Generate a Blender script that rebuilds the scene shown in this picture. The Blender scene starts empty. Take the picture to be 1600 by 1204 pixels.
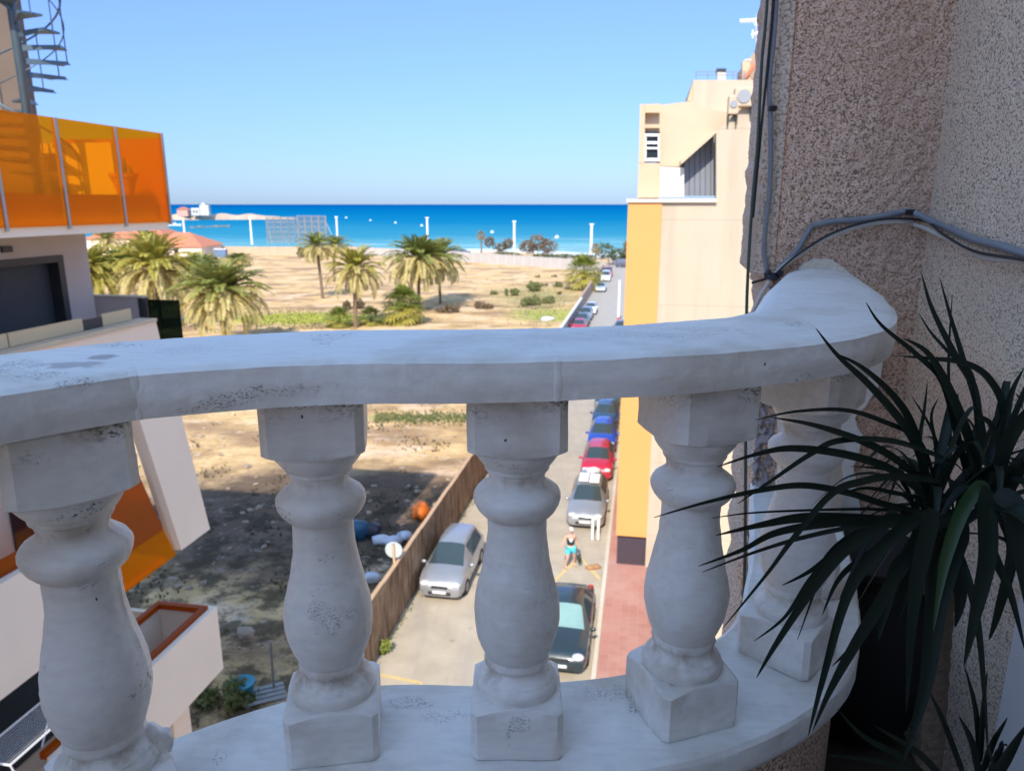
import bpy, bmesh, math, random
from mathutils import Vector, Matrix, noise
R = math.radians
rnd = random.Random(7)
scene = bpy.context.scene
COL = scene.collection
# ---------------------------------------------------------------- camera
CZ = 14.5                                   # eye height above the street
PITCH = math.atan(283 / 1150)
cam_d = bpy.data.cameras.new('camera')
cam = bpy.data.objects.new('camera', cam_d); COL.objects.link(cam)
cam.location = (0, 0, CZ); cam.rotation_euler = (math.pi / 2 - PITCH, 0, 0)
cam_d.sensor_width = 36; cam_d.lens = 36 * 1150 / 1600
cam_d.clip_start = 0.05; cam_d.clip_end = 60000
cam_d.dof.use_dof = True; cam_d.dof.focus_distance = 1.2; cam_d.dof.aperture_fstop = 7.5
scene.camera = cam
# ---------------------------------------------------------------- sky and sun
STREET = math.atan2(210, 1184.3)            # heading of the street, to the right of +Y
SUN_EL = R(42); SUN_TRAVEL = STREET + R(1.5)
w = bpy.data.worlds.new('World'); scene.world = w; w.use_nodes = True
nt = w.node_tree; bg = nt.nodes['Background']
sky = nt.nodes.new('ShaderNodeTexSky'); sky.sky_type = 'NISHITA'; sky.sun_disc = False
sky.sun_elevation = SUN_EL; sky.sun_rotation = SUN_TRAVEL + math.pi
sky.air_density = 1.3; sky.dust_density = 0.25; sky.ozone_density = 2.5; sky.altitude = 0
tcd = nt.nodes.new('ShaderNodeTexCoord'); sz = nt.nodes.new('ShaderNodeSeparateXYZ'); nt.links.new(tcd.outputs['Generated'], sz.inputs[0])
tint = nt.nodes.new('ShaderNodeValToRGB'); el = tint.color_ramp.elements; el.new(.5); el.new(.6); el.new(.7)      # clear, deep-toned air low over the sea
for e_, (p_, c_) in zip(el, ((0, (.150, .240, .52)), (.07, (.185, .258, .50)), (.28, (.300, .358, .66)), (.42, (.92, .91, .90)), (1, (.97, .95, .90)))): e_.position = p_; e_.color = (*c_, 1)
nt.links.new(sz.outputs[2], tint.inputs[0]); mx = nt.nodes.new('ShaderNodeMix'); mx.data_type = 'RGBA'; mx.blend_type = 'MULTIPLY'; mx.inputs[0].default_value = 1
nt.links.new(sky.outputs[0], mx.inputs[6]); nt.links.new(tint.outputs[0], mx.inputs[7])
nt.links.new(mx.outputs[2], bg.inputs[0]); bg.inputs[1].default_value = 0.15
sun_d = bpy.data.lights.new('sun', 'SUN'); sun_d.energy = 2.3; sun_d.angle = R(0.5); sun_d.color = (1, 0.90, 0.76)
sun = bpy.data.objects.new('sun', sun_d); COL.objects.link(sun)
dv = Vector((math.sin(SUN_TRAVEL) * math.cos(SUN_EL), math.cos(SUN_TRAVEL) * math.cos(SUN_EL), -math.sin(SUN_EL)))
sun.rotation_euler = dv.to_track_quat('-Z', 'Y').to_euler(); sun.location = (0, -20, 60)
scene.view_settings.view_transform = 'Standard'; scene.view_settings.look = 'None'
scene.view_settings.gamma = 1; scene.view_settings.use_curve_mapping = False
scene.view_settings.exposure = 1.35
scene.cycles.max_bounces = 8; scene.cycles.transparent_max_bounces = 12
# ---------------------------------------------------------------- frames of reference
cP, sP = math.cos(PITCH), math.sin(PITCH); cA, sA = math.cos(STREET), math.sin(STREET)
def ray(x, y):
    a = (x - 800) / 1150; b = (y - 602) / 1150
    return Vector((a, cP - b * sP, -(sP + b * cP)))
def G(x, y, z=0.0):                          # where a sight line meets a level
    r = ray(x, y); k = (z - CZ) / r.z; return Vector((r.x * k, r.y * k, z))
def PZ(x, y, Z):                             # point at a given depth
    r = ray(x, y) * Z; return Vector((r.x, r.y, r.z + CZ))
def W(s, t, z=0.0): return Vector((s * sA + t * cA, s * cA - t * sA, z))   # street frame to world
def ST(v): return (v.x * sA + v.y * cA, v.x * cA - v.y * sA)
def onT(x, y, t):
    r = ray(x, y); k = t / (r.x * cA - r.y * sA); return ((r.x * sA + r.y * cA) * k, CZ + r.z * k)
def onS(x, y, s):
    r = ray(x, y); k = s / (r.x * sA + r.y * cA); return ((r.x * cA - r.y * sA) * k, CZ + r.z * k)
SROT = -STREET                               # z rotation whose local X is +t and local Y is +s
SM = Matrix.Rotation(SROT, 4, 'Z')           # local (t, s, z) to world
# ---------------------------------------------------------------- mesh builder
class MB:
    def __init__(self): self.v = []; self.f = []; self.m = []; self.mi = 0
    def add(self, vs, fs, M=None):
        n = len(self.v)
        self.v += [tuple(M @ Vector(p)) if M is not None else tuple(p) for p in vs]
        self.f += [tuple(n + i for i in q) for q in fs]; self.m += [self.mi] * len(fs)
        return self
    def box(self, x0, x1, y0, y1, z0, z1, M=None):
        if x0 > x1: x0, x1 = x1, x0
        if y0 > y1: y0, y1 = y1, y0
        vs = [(x, y, z) for z in (z0, z1) for x, y in ((x0, y0), (x1, y0), (x1, y1), (x0, y1))]
        return self.add(vs, [(3, 2, 1, 0), (4, 5, 6, 7), (0, 1, 5, 4), (1, 2, 6, 5), (2, 3, 7, 6), (3, 0, 4, 7)], M)
    def sbox(self, s0, s1, t0, t1, z0, z1): return self.box(t0, t1, s0, s1, z0, z1, SM)
    def prism(self, poly, d, M=None):        # poly of 3-D points, extruded by vector d
        d = Vector(d); n = len(poly); P = [Vector(p) for p in poly]
        vs = P + [p + d for p in P]
        fs = [tuple(range(n))[::-1], tuple(range(n, 2 * n))] + [(i, (i + 1) % n, n + (i + 1) % n, n + i) for i in range(n)]
        return self.add(vs, fs, M)
    def tube(self, pts, r, n=8, M=None, cap=True):
        pts = [Vector(p) for p in pts]; rs = r if isinstance(r, (list, tuple)) else [r] * len(pts)
        vs = []; up = Vector((0.13, 0.21, 1)); prev = None
        for i, p in enumerate(pts):
            t = (pts[min(i + 1, len(pts) - 1)] - pts[max(i - 1, 0)]).normalized()
            if prev is None:
                a = t.cross(up);
                if a.length < 1e-3: a = t.cross(Vector((1, 0, 0)))
            else: a = prev - t * prev.dot(t)
            a.normalize(); prev = a; b = t.cross(a)
            for k in range(n):
                q = 2 * math.pi * k / n; vs.append(p + (a * math.cos(q) + b * math.sin(q)) * rs[i])
        fs = [(i * n + k, i * n + (k + 1) % n, (i + 1) * n + (k + 1) % n, (i + 1) * n + k) for i in range(len(pts) - 1) for k in range(n)]
        if cap: fs += [tuple(range(n))[::-1], tuple(range((len(pts) - 1) * n, len(pts) * n))]
        return self.add(vs, fs, M)
    def lathe(self, prof, n=32, M=None, cap=True):   # prof of (radius, z)
        vs = [(r * math.cos(2 * math.pi * k / n), r * math.sin(2 * math.pi * k / n), z) for r, z in prof for k in range(n)]
        fs = [(i * n + k, i * n + (k + 1) % n, (i + 1) * n + (k + 1) % n, (i + 1) * n + k) for i in range(len(prof) - 1) for k in range(n)]
        if cap: fs += [tuple(range(n))[::-1], tuple(range((len(prof) - 1) * n, len(prof) * n))]
        return self.add(vs, fs, M)
    def blob(self, c, r, seed=0, amp=0.25, freq=1.5, sub=2, M=None):
        bm = bmesh.new(); bmesh.ops.create_icosphere(bm, subdivisions=sub, radius=1)
        r = (r, r, r) if not isinstance(r, (tuple, list)) else r; vs = []
        for q in bm.verts:
            k = 1 + amp * noise.noise(q.co * freq + Vector((seed, seed * .7, 0)))
            vs.append((c[0] + q.co.x * k * r[0], c[1] + q.co.y * k * r[1], c[2] + q.co.z * k * r[2]))
        bm.verts.index_update(); fs = [tuple(q.index for q in f.verts) for f in bm.faces]; bm.free()
        return self.add(vs, fs, M)
    def build(self, name, mat, parent=None, smooth=False, auto=None, bevel=0, fix=True):
        me = bpy.data.meshes.new(name); me.from_pydata(self.v, [], self.f)
        mats = mat if isinstance(mat, (list, tuple)) else [mat]
        for q in mats: me.materials.append(q)
        if len(mats) > 1: me.polygons.foreach_set('material_index', self.m)
        me.validate()
        if fix:
            bm = bmesh.new(); bm.from_mesh(me); bmesh.ops.recalc_face_normals(bm, faces=bm.faces); bm.to_mesh(me); bm.free()
        if smooth or auto:
            me.polygons.foreach_set('use_smooth', [True] * len(me.polygons))
        if auto: me.set_sharp_from_angle(angle=R(auto))
        o = bpy.data.objects.new(name, me); COL.objects.link(o)
        if parent is not None:
            o.parent = parent; o.matrix_parent_inverse = parent.matrix_basis.inverted() if self.v and getattr(self, 'world', False) else Matrix()
        if bevel:
            b = o.modifiers.new('bevel', 'BEVEL'); b.width = bevel; b.segments = 2; b.limit_method = 'ANGLE'
        return o
def WB(): m = MB(); m.world = True; return m     # builder whose points are already in world space
def tag(o, label=None, cat=None, group=None, kind=None):
    if label: o['label'] = label
    if cat: o['category'] = cat
    if group: o['group'] = group
    if kind: o['kind'] = kind
    return o
def thing(name, label, cat, loc=(0, 0, 0), rz=0, group=None):
    o = bpy.data.objects.new(name, None); COL.objects.link(o); o.location = loc; o.rotation_euler = (0, 0, rz)
    o.matrix_basis = Matrix.Translation(Vector(loc)) @ Matrix.Rotation(rz, 4, 'Z')
    return tag(o, label, cat, group)
def dup(root, loc, rz, label, group=None, scale=1, hue=None):
    r = root.copy(); COL.objects.link(r); r.location = loc; r.rotation_euler = (0, 0, rz)
    r.scale = (scale,) * 3 if not isinstance(scale, tuple) else scale; r['label'] = label
    if group: r['group'] = group
    for ch in list(root.children):
        c = ch.copy(); COL.objects.link(c); c.parent = r
        if hue and ch.name.split('.')[0] in hue:
            c.data = ch.data.copy(); c.data.materials[0] = hue[ch.name.split('.')[0]]
        for g in list(ch.children):
            d = g.copy(); COL.objects.link(d); d.parent = c
    return r
# ---------------------------------------------------------------- materials
def mk(name):
    m = bpy.data.materials.new(name); m.use_nodes = True; n = m.node_tree; return m, n, n.nodes['Principled BSDF']
def N(n, t, **k):
    x = n.nodes.new(t)
    for a, b in k.items():
        if a in x.inputs: x.inputs[a].default_value = b
        else: setattr(x, a, b)
    return x
def ramp(n, src, stops, interp='LINEAR'):
    r = n.nodes.new('ShaderNodeValToRGB'); r.color_ramp.interpolation = interp
    e = r.color_ramp.elements
    while len(e) < len(stops): e.new(0.5)
    for q, (p, c) in zip(e, stops): q.position = p; q.color = (c, c, c, 1) if not isinstance(c, tuple) else (*c, 1)
    n.links.new(src, r.inputs[0]); return r.outputs[0]
def mixc(n, f, a, b, mode='MIX'):
    x = n.nodes.new('ShaderNodeMix'); x.data_type = 'RGBA'; x.blend_type = mode
    for i, s in ((0, f), (6, a), (7, b)):
        if isinstance(s, (int, float)): x.inputs[i].default_value = s
        elif isinstance(s, tuple): x.inputs[i].default_value = (*s, 1)
        else: n.links.new(s, x.inputs[i])
    return x.outputs[2]
def pos(n, scale=(1, 1, 1), rot=(0, 0, 0), loc=(0, 0, 0)):
    g = n.nodes.new('ShaderNodeNewGeometry'); m = N(n, 'ShaderNodeMapping'); m.inputs['Scale'].default_value = scale
    m.inputs['Rotation'].default_value = rot; m.inputs['Location'].default_value = loc
    n.links.new(g.outputs['Position'], m.inputs[0]); return m.outputs[0]
def nz(n, vec, scale, detail=4, rough=.55, dist=0):
    x = N(n, 'ShaderNodeTexNoise', Scale=scale, Detail=detail, Roughness=rough, Distortion=dist); n.links.new(vec, x.inputs[0]); return x.outputs[0]
def math_(n, op, a, b=0.0, clamp=False):
    x = n.nodes.new('ShaderNodeMath'); x.operation = op; x.use_clamp = clamp
    for i, s in enumerate((a, b)):
        if isinstance(s, (int, float)): x.inputs[i].default_value = s
        else: n.links.new(s, x.inputs[i])
    return x.outputs[0]
def bump(n, bs, h, strength=.3, dist=.01, prev=None):
    b = N(n, 'ShaderNodeBump', Strength=strength, Distance=dist); n.links.new(h, b.inputs['Height'])
    if prev is not None: n.links.new(prev, b.inputs['Normal'])
    n.links.new(b.outputs[0], bs.inputs['Normal']); return b.outputs[0]
def simple(name, c, rough=.6, var=.12, scale=6, bmp=0, bs_=30, metal=0, spec=None):
    m, n, b = mk(name); p = pos(n)
    f = nz(n, p, scale, 5)
    dark = tuple(x * (1 - var) for x in c); light = tuple(min(1, x * (1 + var)) for x in c)
    n.links.new(mixc(n, f, dark, light), b.inputs['Base Color'])
    b.inputs['Roughness'].default_value = rough; b.inputs['Metallic'].default_value = metal
    if spec is not None: b.inputs['Specular IOR Level'].default_value = spec
    if bmp: bump(n, b, nz(n, p, bs_, 4), bmp, .02)
    return m

HERO = [(G(362, 621, CZ - .252), (.055, .04, .013), .9), (G(455, 609, CZ - .245), (.07, .04, .011), .75), (G(320, 632, CZ - .262), (.05, .04, .008), .9),
  (G(60, 590, CZ - .207), (.035, .03, .02), .8), (G(20, 575, CZ - .206), (.05, .05, .02), .8), (G(196, 540, CZ - .205), (.06, .03, .02), .85), (G(135, 598, CZ - .211), (.09, .02, .006), .9),
  (G(160, 560, CZ - .206), (.024, .018, .02), -.9), (G(115, 572, CZ - .206), (.05, .022, .02), -.75), (G(290, 548, CZ - .205), (.05, .04, .02), .35), (G(1030, 524, CZ - .204), (.10, .035, .02), .55),
  (G(1100, 515, CZ - .204), (.06, .03, .02), .5), (G(955, 585, CZ - .215), (.04, .02, .02), .5), (PZ(505, 972, 1.14), (.030, .06, .034), .8), (PZ(545, 968, 1.15), (.012, .04, .012), .6), (PZ(468, 1010, 1.15), (.010, .04, .016), .6),
  (G(690, 1118, CZ - .896), (.06, .02, .02), .5), (G(960, 1083, CZ - .896), (.06, .03, .02), .55), (G(640, 1095, CZ - .893), (.06, .02, .02), .7), (PZ(812, 1140, 1.19), (.022, .05, .02), .75), (PZ(795, 1165, 1.19), (.006, .05, .024), .8),
  (PZ(505, 640, 1.05), (.09, .04, .005), .9), (PZ(800, 632, 1.05), (.08, .04, .004), .8), (PZ(100, 690, .98), (.09, .06, .006), .9), (PZ(60, 655, .95), (.04, .05, .012), .9), (PZ(1000, 645, 1.12), (.012, .03, .03), .7), (PZ(690, 800, 1.1), (.01, .01, .01), .1),
  (PZ(440, 850, 1.1), (.03, .05, .02), .35), (PZ(1090, 795, 1.12), (.008, .05, .006), .8), (PZ(860, 640, 1.05), (.02, .04, .012), .6)]
def paint_white():
    m, n, b = mk('old_white_paint'); p = pos(n)
    base = mixc(n, ramp(n, nz(n, p, 2.6, 5), [(.35, 0), (.7, 1)]), (.88, .86, .815), (.82, .79, .735))
    # brushed streaks
    st = nz(n, pos(n, (14, 60, 60)), 1.4, 4)
    base = mixc(n, ramp(n, st, [(.42, 0), (.75, .22)]), base, (.42, .43, .46))
    # yellowish grime in broad patches
    base = mixc(n, ramp(n, nz(n, pos(n, loc=(3, 1, 2)), 5.5, 6, .6), [(.5, 0), (.72, .55)]), base, (.50, .42, .31))
    # flaked patches: speckles that gather in clusters
    clus = ramp(n, nz(n, pos(n, (1, 1, 2.2), loc=(7, 3, 1)), 7.5, 3), [(.64, 0), (.74, 1)])
    spk = ramp(n, nz(n, pos(n, (1, 1, 1.6)), 150, 3, .7), [(.56, 0), (.60, 1)])
    few = ramp(n, nz(n, p, 62, 2, .5), [(.775, 0), (.79, 1)])
    wob_ = nz(n, p, 22, 4, .65); spk2 = ramp(n, nz(n, pos(n, (1, 1, 1.8)), 230, 4, .75), [(.51, 0), (.57, 1)])
    chips = math_(n, 'MAXIMUM', math_(n, 'MULTIPLY', clus, spk), few)
    big = ramp(n, nz(n, pos(n, loc=(2.1, 5, 9)), 19, 4, .6), [(.765, 0), (.78, 1)])
    base = mixc(n, big, base, (.36, .33, .30))
    base = mixc(n, chips, base, (.09, .09, .095))
    for (P_, rad_, amt) in HERO:                 # particular scuffs, each where it sits on the old rail
        v = N(n, 'ShaderNodeVectorMath'); v.operation = 'DISTANCE'; n.links.new(pos(n, tuple(1 / q_ for q_ in rad_)), v.inputs[0]); v.inputs[1].default_value = tuple(P_[i_] / rad_[i_] for i_ in range(3))
        d_ = math_(n, 'ADD', v.outputs['Value'], math_(n, 'MULTIPLY', math_(n, 'SUBTRACT', wob_, .5), 2.6))
        msk = ramp(n, d_, [(.55, 1), (.95, 0)])
        if amt < 0: base = mixc(n, math_(n, 'MULTIPLY', msk, -amt), base, (.40, .37, .345))
        else: base = mixc(n, math_(n, 'MULTIPLY', math_(n, 'MULTIPLY', msk, spk2), amt * .8), base, (.15, .14, .14))
    n.links.new(base, b.inputs['Base Color']); b.inputs['Roughness'].default_value = .5
    b.inputs['Specular IOR Level'].default_value = .35
    h = math_(n, 'SUBTRACT', nz(n, p, 34, 5, .6), math_(n, 'MULTIPLY', math_(n, 'MAXIMUM', chips, big), .5))
    h2 = bump(n, b, h, .38, .006)
    bump(n, b, nz(n, p, 6, 3), .35, .02, h2)
    return m
def stipple(name, ca, cb, dark, scale=105, stain=None):
    m, n, b = mk(name); p = pos(n)
    vo = N(n, 'ShaderNodeTexVoronoi', Scale=scale, Randomness=1.0); n.links.new(p, vo.inputs['Vector'])
    dn = N(n, 'ShaderNodeTexNoise', Scale=scale * .8, Detail=4, Roughness=.75); n.links.new(p, dn.inputs[0])
    cell = mixc(n, .5, vo.outputs['Color'], vo.outputs['Color'])
    sep = N(n, 'ShaderNodeSeparateColor'); n.links.new(vo.outputs['Color'], sep.inputs[0])
    c = mixc(n, sep.outputs[0], ca, cb)
    hole = ramp(n, math_(n, 'ADD', vo.outputs['Distance'], math_(n, 'MULTIPLY', dn.outputs[0], .55)), [(.82, 0), (1.04, .85)])
    c = mixc(n, hole, c, dark)
    c = mixc(n, ramp(n, nz(n, pos(n, loc=(1, 2, 3)), scale * .3, 3, .6), [(.64, 0), (.72, .7)]), c, dark)
    c = mixc(n, ramp(n, nz(n, pos(n, (1, 1, .35)), 3.2, 4), [(.42, 0), (.72, .6)]), c, stain or dark)
    n.links.new(c, b.inputs['Base Color']); b.inputs['Roughness'].default_value = .92
    h = math_(n, 'SUBTRACT', dn.outputs[0], math_(n, 'MULTIPLY', vo.outputs['Distance'], 1.0))
    bump(n, b, h, .75, .006)
    return m
M = {}
M['white'] = paint_white()
def paint_baluster():
    # the same paint, with rusty-brown runs of dirt settled in the turned grooves
    m = M['white'].copy(); m.name = 'old_white_paint_turned'; n = m.node_tree; b = n.nodes['Principled BSDF']
    src = b.inputs['Base Color'].links[0].from_socket
    tc = N(n, 'ShaderNodeTexCoord'); s = N(n, 'ShaderNodeSeparateXYZ'); n.links.new(tc.outputs['Object'], s.inputs[0])
    band = ramp(n, s.outputs[2], [(.105, 0), (.13, .9), (.148, .9), (.165, 0), (.40, 0), (.412, .5), (.43, 0), (.46, 0), (.475, .8), (.49, .7), (.50, 0), (.60, 0), (.622, .9), (.635, .9)])
    f = math_(n, 'MULTIPLY', band, ramp(n, nz(n, pos(n, (1, 1, .6), loc=(4, 4, 1)), 13, 5, .65), [(.46, 0), (.62, 1)]))
    c = mixc(n, math_(n, 'MULTIPLY', f, .75), src, (.34, .25, .15)); n.links.new(c, b.inputs['Base Color'])
    sp = math_(n, 'MULTIPLY', ramp(n, s.outputs[2], [(.585, 0), (.615, 1)]), ramp(n, nz(n, pos(n, (1, 1, 1.6)), 120, 3, .7), [(.52, 0), (.56, .9)]))
    c = mixc(n, math_(n, 'MULTIPLY', sp, ramp(n, nz(n, pos(n), 12, 3), [(.45, 0), (.6, 1)])), c, (.10, .09, .08)); n.links.new(c, b.inputs['Base Color'])
    return m
M['white_turned'] = paint_baluster()
M['stip_brown'] = stipple('brown_pebbledash', (.96, .68, .51), (.72, .49, .36), (.20, .135, .10), 160, (.58, .39, .28))
M['stip_light'] = stipple('pale_pebbledash', (.97, .79, .61), (.88, .69, .52), (.27, .21, .17), 160, (.78, .62, .47))
M['stip_strip'] = stipple('trowelled_edge_plaster', (.80, .64, .50), (.68, .54, .42), (.30, .23, .18), 110)
M['stone_rough'] = simple('broken_masonry', (.34, .31, .32), .95, .5, 22, 1.0, 40)
M['cream'] = simple('cream_render', (.56, .45, .32), .85, .07, 2)
M['cream_stain'] = simple('pale_render', (.84, .72, .58), .85, .08, .8)
def facade_mat():
    m, n, b = mk('streaked_facade_render'); c = mixc(n, nz(n, pos(n), .7, 5), (.48, .415, .31), (.54, .47, .355))
    c = mixc(n, ramp(n, nz(n, pos(n, (1.3, 1.3, .09)), 1.1, 6, .65), [(.48, 0), (.75, .5)]), c, (.38, .30, .22))
    s = N(n, 'ShaderNodeSeparateXYZ'); n.links.new(pos(n), s.inputs[0])
    j = ramp(n, math_(n, 'ABSOLUTE', math_(n, 'SUBTRACT', math_(n, 'FRACT', math_(n, 'DIVIDE', s.outputs[2], 3.1)), .5)), [(0, 1), (.012, 0)])
    c = mixc(n, math_(n, 'MULTIPLY', j, .35), c, (.30, .24, .19)); n.links.new(c, b.inputs['Base Color']); b.inputs['Roughness'].default_value = .9
    bump(n, b, nz(n, pos(n), 8, 5), .4, .02); return m
M['facade'] = facade_mat()
M['plaster'] = simple('cream_plaster', (.80, .70, .58), .9, .1, 12, .5, 60)
M['peach'] = simple('peach_render', (.60, .44, .29), .85, .07, 1.5)
M['yellow'] = simple('yellow_render', (.72, .35, .11), .8, .07, .6)
M['white_wall'] = simple('white_render', (.60, .56, .50), .8, .06, 2)
M['gray_wall'] = simple('grey_render', (.48, .42, .40), .85, .1, 2)
M['pinkish'] = simple('warm_cream_render', (.84, .68, .53), .85, .07, 1.2)
M['concrete'] = simple('weathered_concrete', (.155, .12, .10), .9, .18, 1.6, .3)
M['steel'] = simple('blue_grey_steel', (.10, .15, .19), .45, .2, 5, 0, 1, .4)
M['dark'] = simple('dark_metal', (.03, .032, .036), .5, .2, 4)
M['purple_dark'] = simple('dark_plum_door', (.06, .045, .06), .6, .2, 3)
M['tile_red'] = simple('terracotta_roof', (.56, .20, .11), .85, .25, 1.5)
M['white_metal'] = simple('white_metal', (.80, .80, .80), .4, .05, 5)
M['gray_metal'] = simple('grey_metal', (.33, .34, .35), .45, .1, 5, 0, 1, .5)
M['cable_grey'] = simple('grey_cable', (.22, .24, .27), .5, .25, 30)
M['cable_white'] = simple('off_white_cable', (.56, .53, .49), .45, .2, 30)
M['cable_black'] = simple('black_cable', (.015, .016, .018), .5, .2, 30)
M['cable_green'] = simple('dark_green_cable', (.045, .06, .045), .5, .2, 10)
M['tape'] = simple('black_tape', (.012, .014, .03), .3, .3, 60)
M['rubber'] = simple('tyre_rubber', (.02, .02, .02), .85, .1, 8)
M['rock'] = simple('sea_rock', (.50, .38, .28), .95, .3, .08, .5, .5)
M['rock_dark'] = simple('dark_sea_rock', (.20, .18, .15), .95, .3, .3, .5, .5)
M['foam'] = simple('sea_foam', (.85, .88, .9), .8, .05, 1)
M['bark_palm'] = simple('palm_bark', (.20, .14, .09), .95, .35, 3, .8, 6)
M['dead'] = simple('dead_fronds', (.30, .23, .12), .9, .35, 2)
M['debris_white'] = simple('white_plastic', (.62, .63, .68), .5, .2, 5)
M['cushion'] = simple('light_cushion', (.5, .5, .55), .9, .1, 5)
def glassy(name, tint, face, fac, rough=.15):
    m, n, b = mk(name); out = n.nodes['Material Output']
    b.inputs['Base Color'].default_value = (*face, 1); b.inputs['Roughness'].default_value = rough
    tr = N(n, 'ShaderNodeBsdfTransparent'); tr.inputs[0].default_value = (*tint, 1)
    tl = N(n, 'ShaderNodeBsdfTranslucent'); tl.inputs[0].default_value = (*face, 1)
    a = N(n, 'ShaderNodeMixShader'); a.inputs[0].default_value = .5; n.links.new(b.outputs[0], a.inputs[1]); n.links.new(tl.outputs[0], a.inputs[2])
    c = N(n, 'ShaderNodeMixShader'); c.inputs[0].default_value = fac; n.links.new(a.outputs[0], c.inputs[1]); n.links.new(tr.outputs[0], c.inputs[2])
    n.links.new(c.outputs[0], out.inputs[0]); return m
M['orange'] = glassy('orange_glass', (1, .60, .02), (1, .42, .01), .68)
M['orange_dark'] = glassy('dull_orange_glass', (.75, .28, .01), (.55, .13, .0), .35)  # same orange glass with the shade put into its tint
M['smoke'] = glassy('smoked_green_glass', (.12, .17, .13), (.05, .07, .06), .8)
M['window'] = simple('dark_window_glass', (.02, .03, .035), .08, .1, 1, spec=.7)
M['curtain'] = simple('dark_roller_blind', (.05, .055, .065), .7, .15, 3)
def carpaint(name, c, metal=.3):
    m, n, b = mk(name); b.inputs['Base Color'].default_value = (*c, 1); b.inputs['Metallic'].default_value = metal
    b.inputs['Roughness'].default_value = .38; b.inputs['Coat Weight'].default_value = .7; b.inputs['Coat Roughness'].default_value = .08
    f = nz(n, pos(n), 3, 4); n.links.new(ramp(n, f, [(.3, .3), (.8, .55)]), b.inputs['Roughness']); return m
def leafmat(name, a, b_, trans=.3, rough=.5):
    m, n, b = mk(name); out = n.nodes['Material Output']
    f = ramp(n, nz(n, pos(n), 1.6, 3), [(.35, 0), (.65, 1)])
    oi = N(n, 'ShaderNodeObjectInfo'); f = math_(n, 'ADD', math_(n, 'MULTIPLY', f, .7), math_(n, 'MULTIPLY', oi.outputs['Random'], .3))
    c = mixc(n, f, a, b_); n.links.new(c, b.inputs['Base Color']); b.inputs['Roughness'].default_value = rough
    tl = N(n, 'ShaderNodeBsdfTranslucent'); n.links.new(c, tl.inputs[0]); x = N(n, 'ShaderNodeMixShader'); x.inputs[0].default_value = trans
    n.links.new(b.outputs[0], x.inputs[1]); n.links.new(tl.outputs[0], x.inputs[2]); n.links.new(x.outputs[0], out.inputs[0]); return m
M['frond'] = leafmat('palm_frond', (.14, .19, .035), (.38, .37, .09))
M['frond_old'] = leafmat('yellowed_palm_frond', (.42, .37, .12), (.60, .49, .20))
M['frond_yellow'] = leafmat('yellow_palm_frond', (.28, .29, .04), (.52, .42, .08))
M['fan'] = leafmat('fan_palm_leaf', (.10, .18, .03), (.30, .30, .04))
M['shrub'] = leafmat('shrub_leaf', (.13, .16, .045), (.27, .27, .10))
M['treeleaf'] = leafmat('tree_leaf', (.06, .10, .03), (.15, .15, .05))
M['treebrown'] = leafmat('dry_tree_leaf', (.16, .13, .07), (.26, .17, .10))
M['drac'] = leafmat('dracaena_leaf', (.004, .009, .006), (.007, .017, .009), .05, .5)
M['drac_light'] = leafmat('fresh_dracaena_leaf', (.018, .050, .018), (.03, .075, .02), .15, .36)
M['drac'].node_tree.nodes['Principled BSDF'].inputs['Specular IOR Level'].default_value = .28
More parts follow.
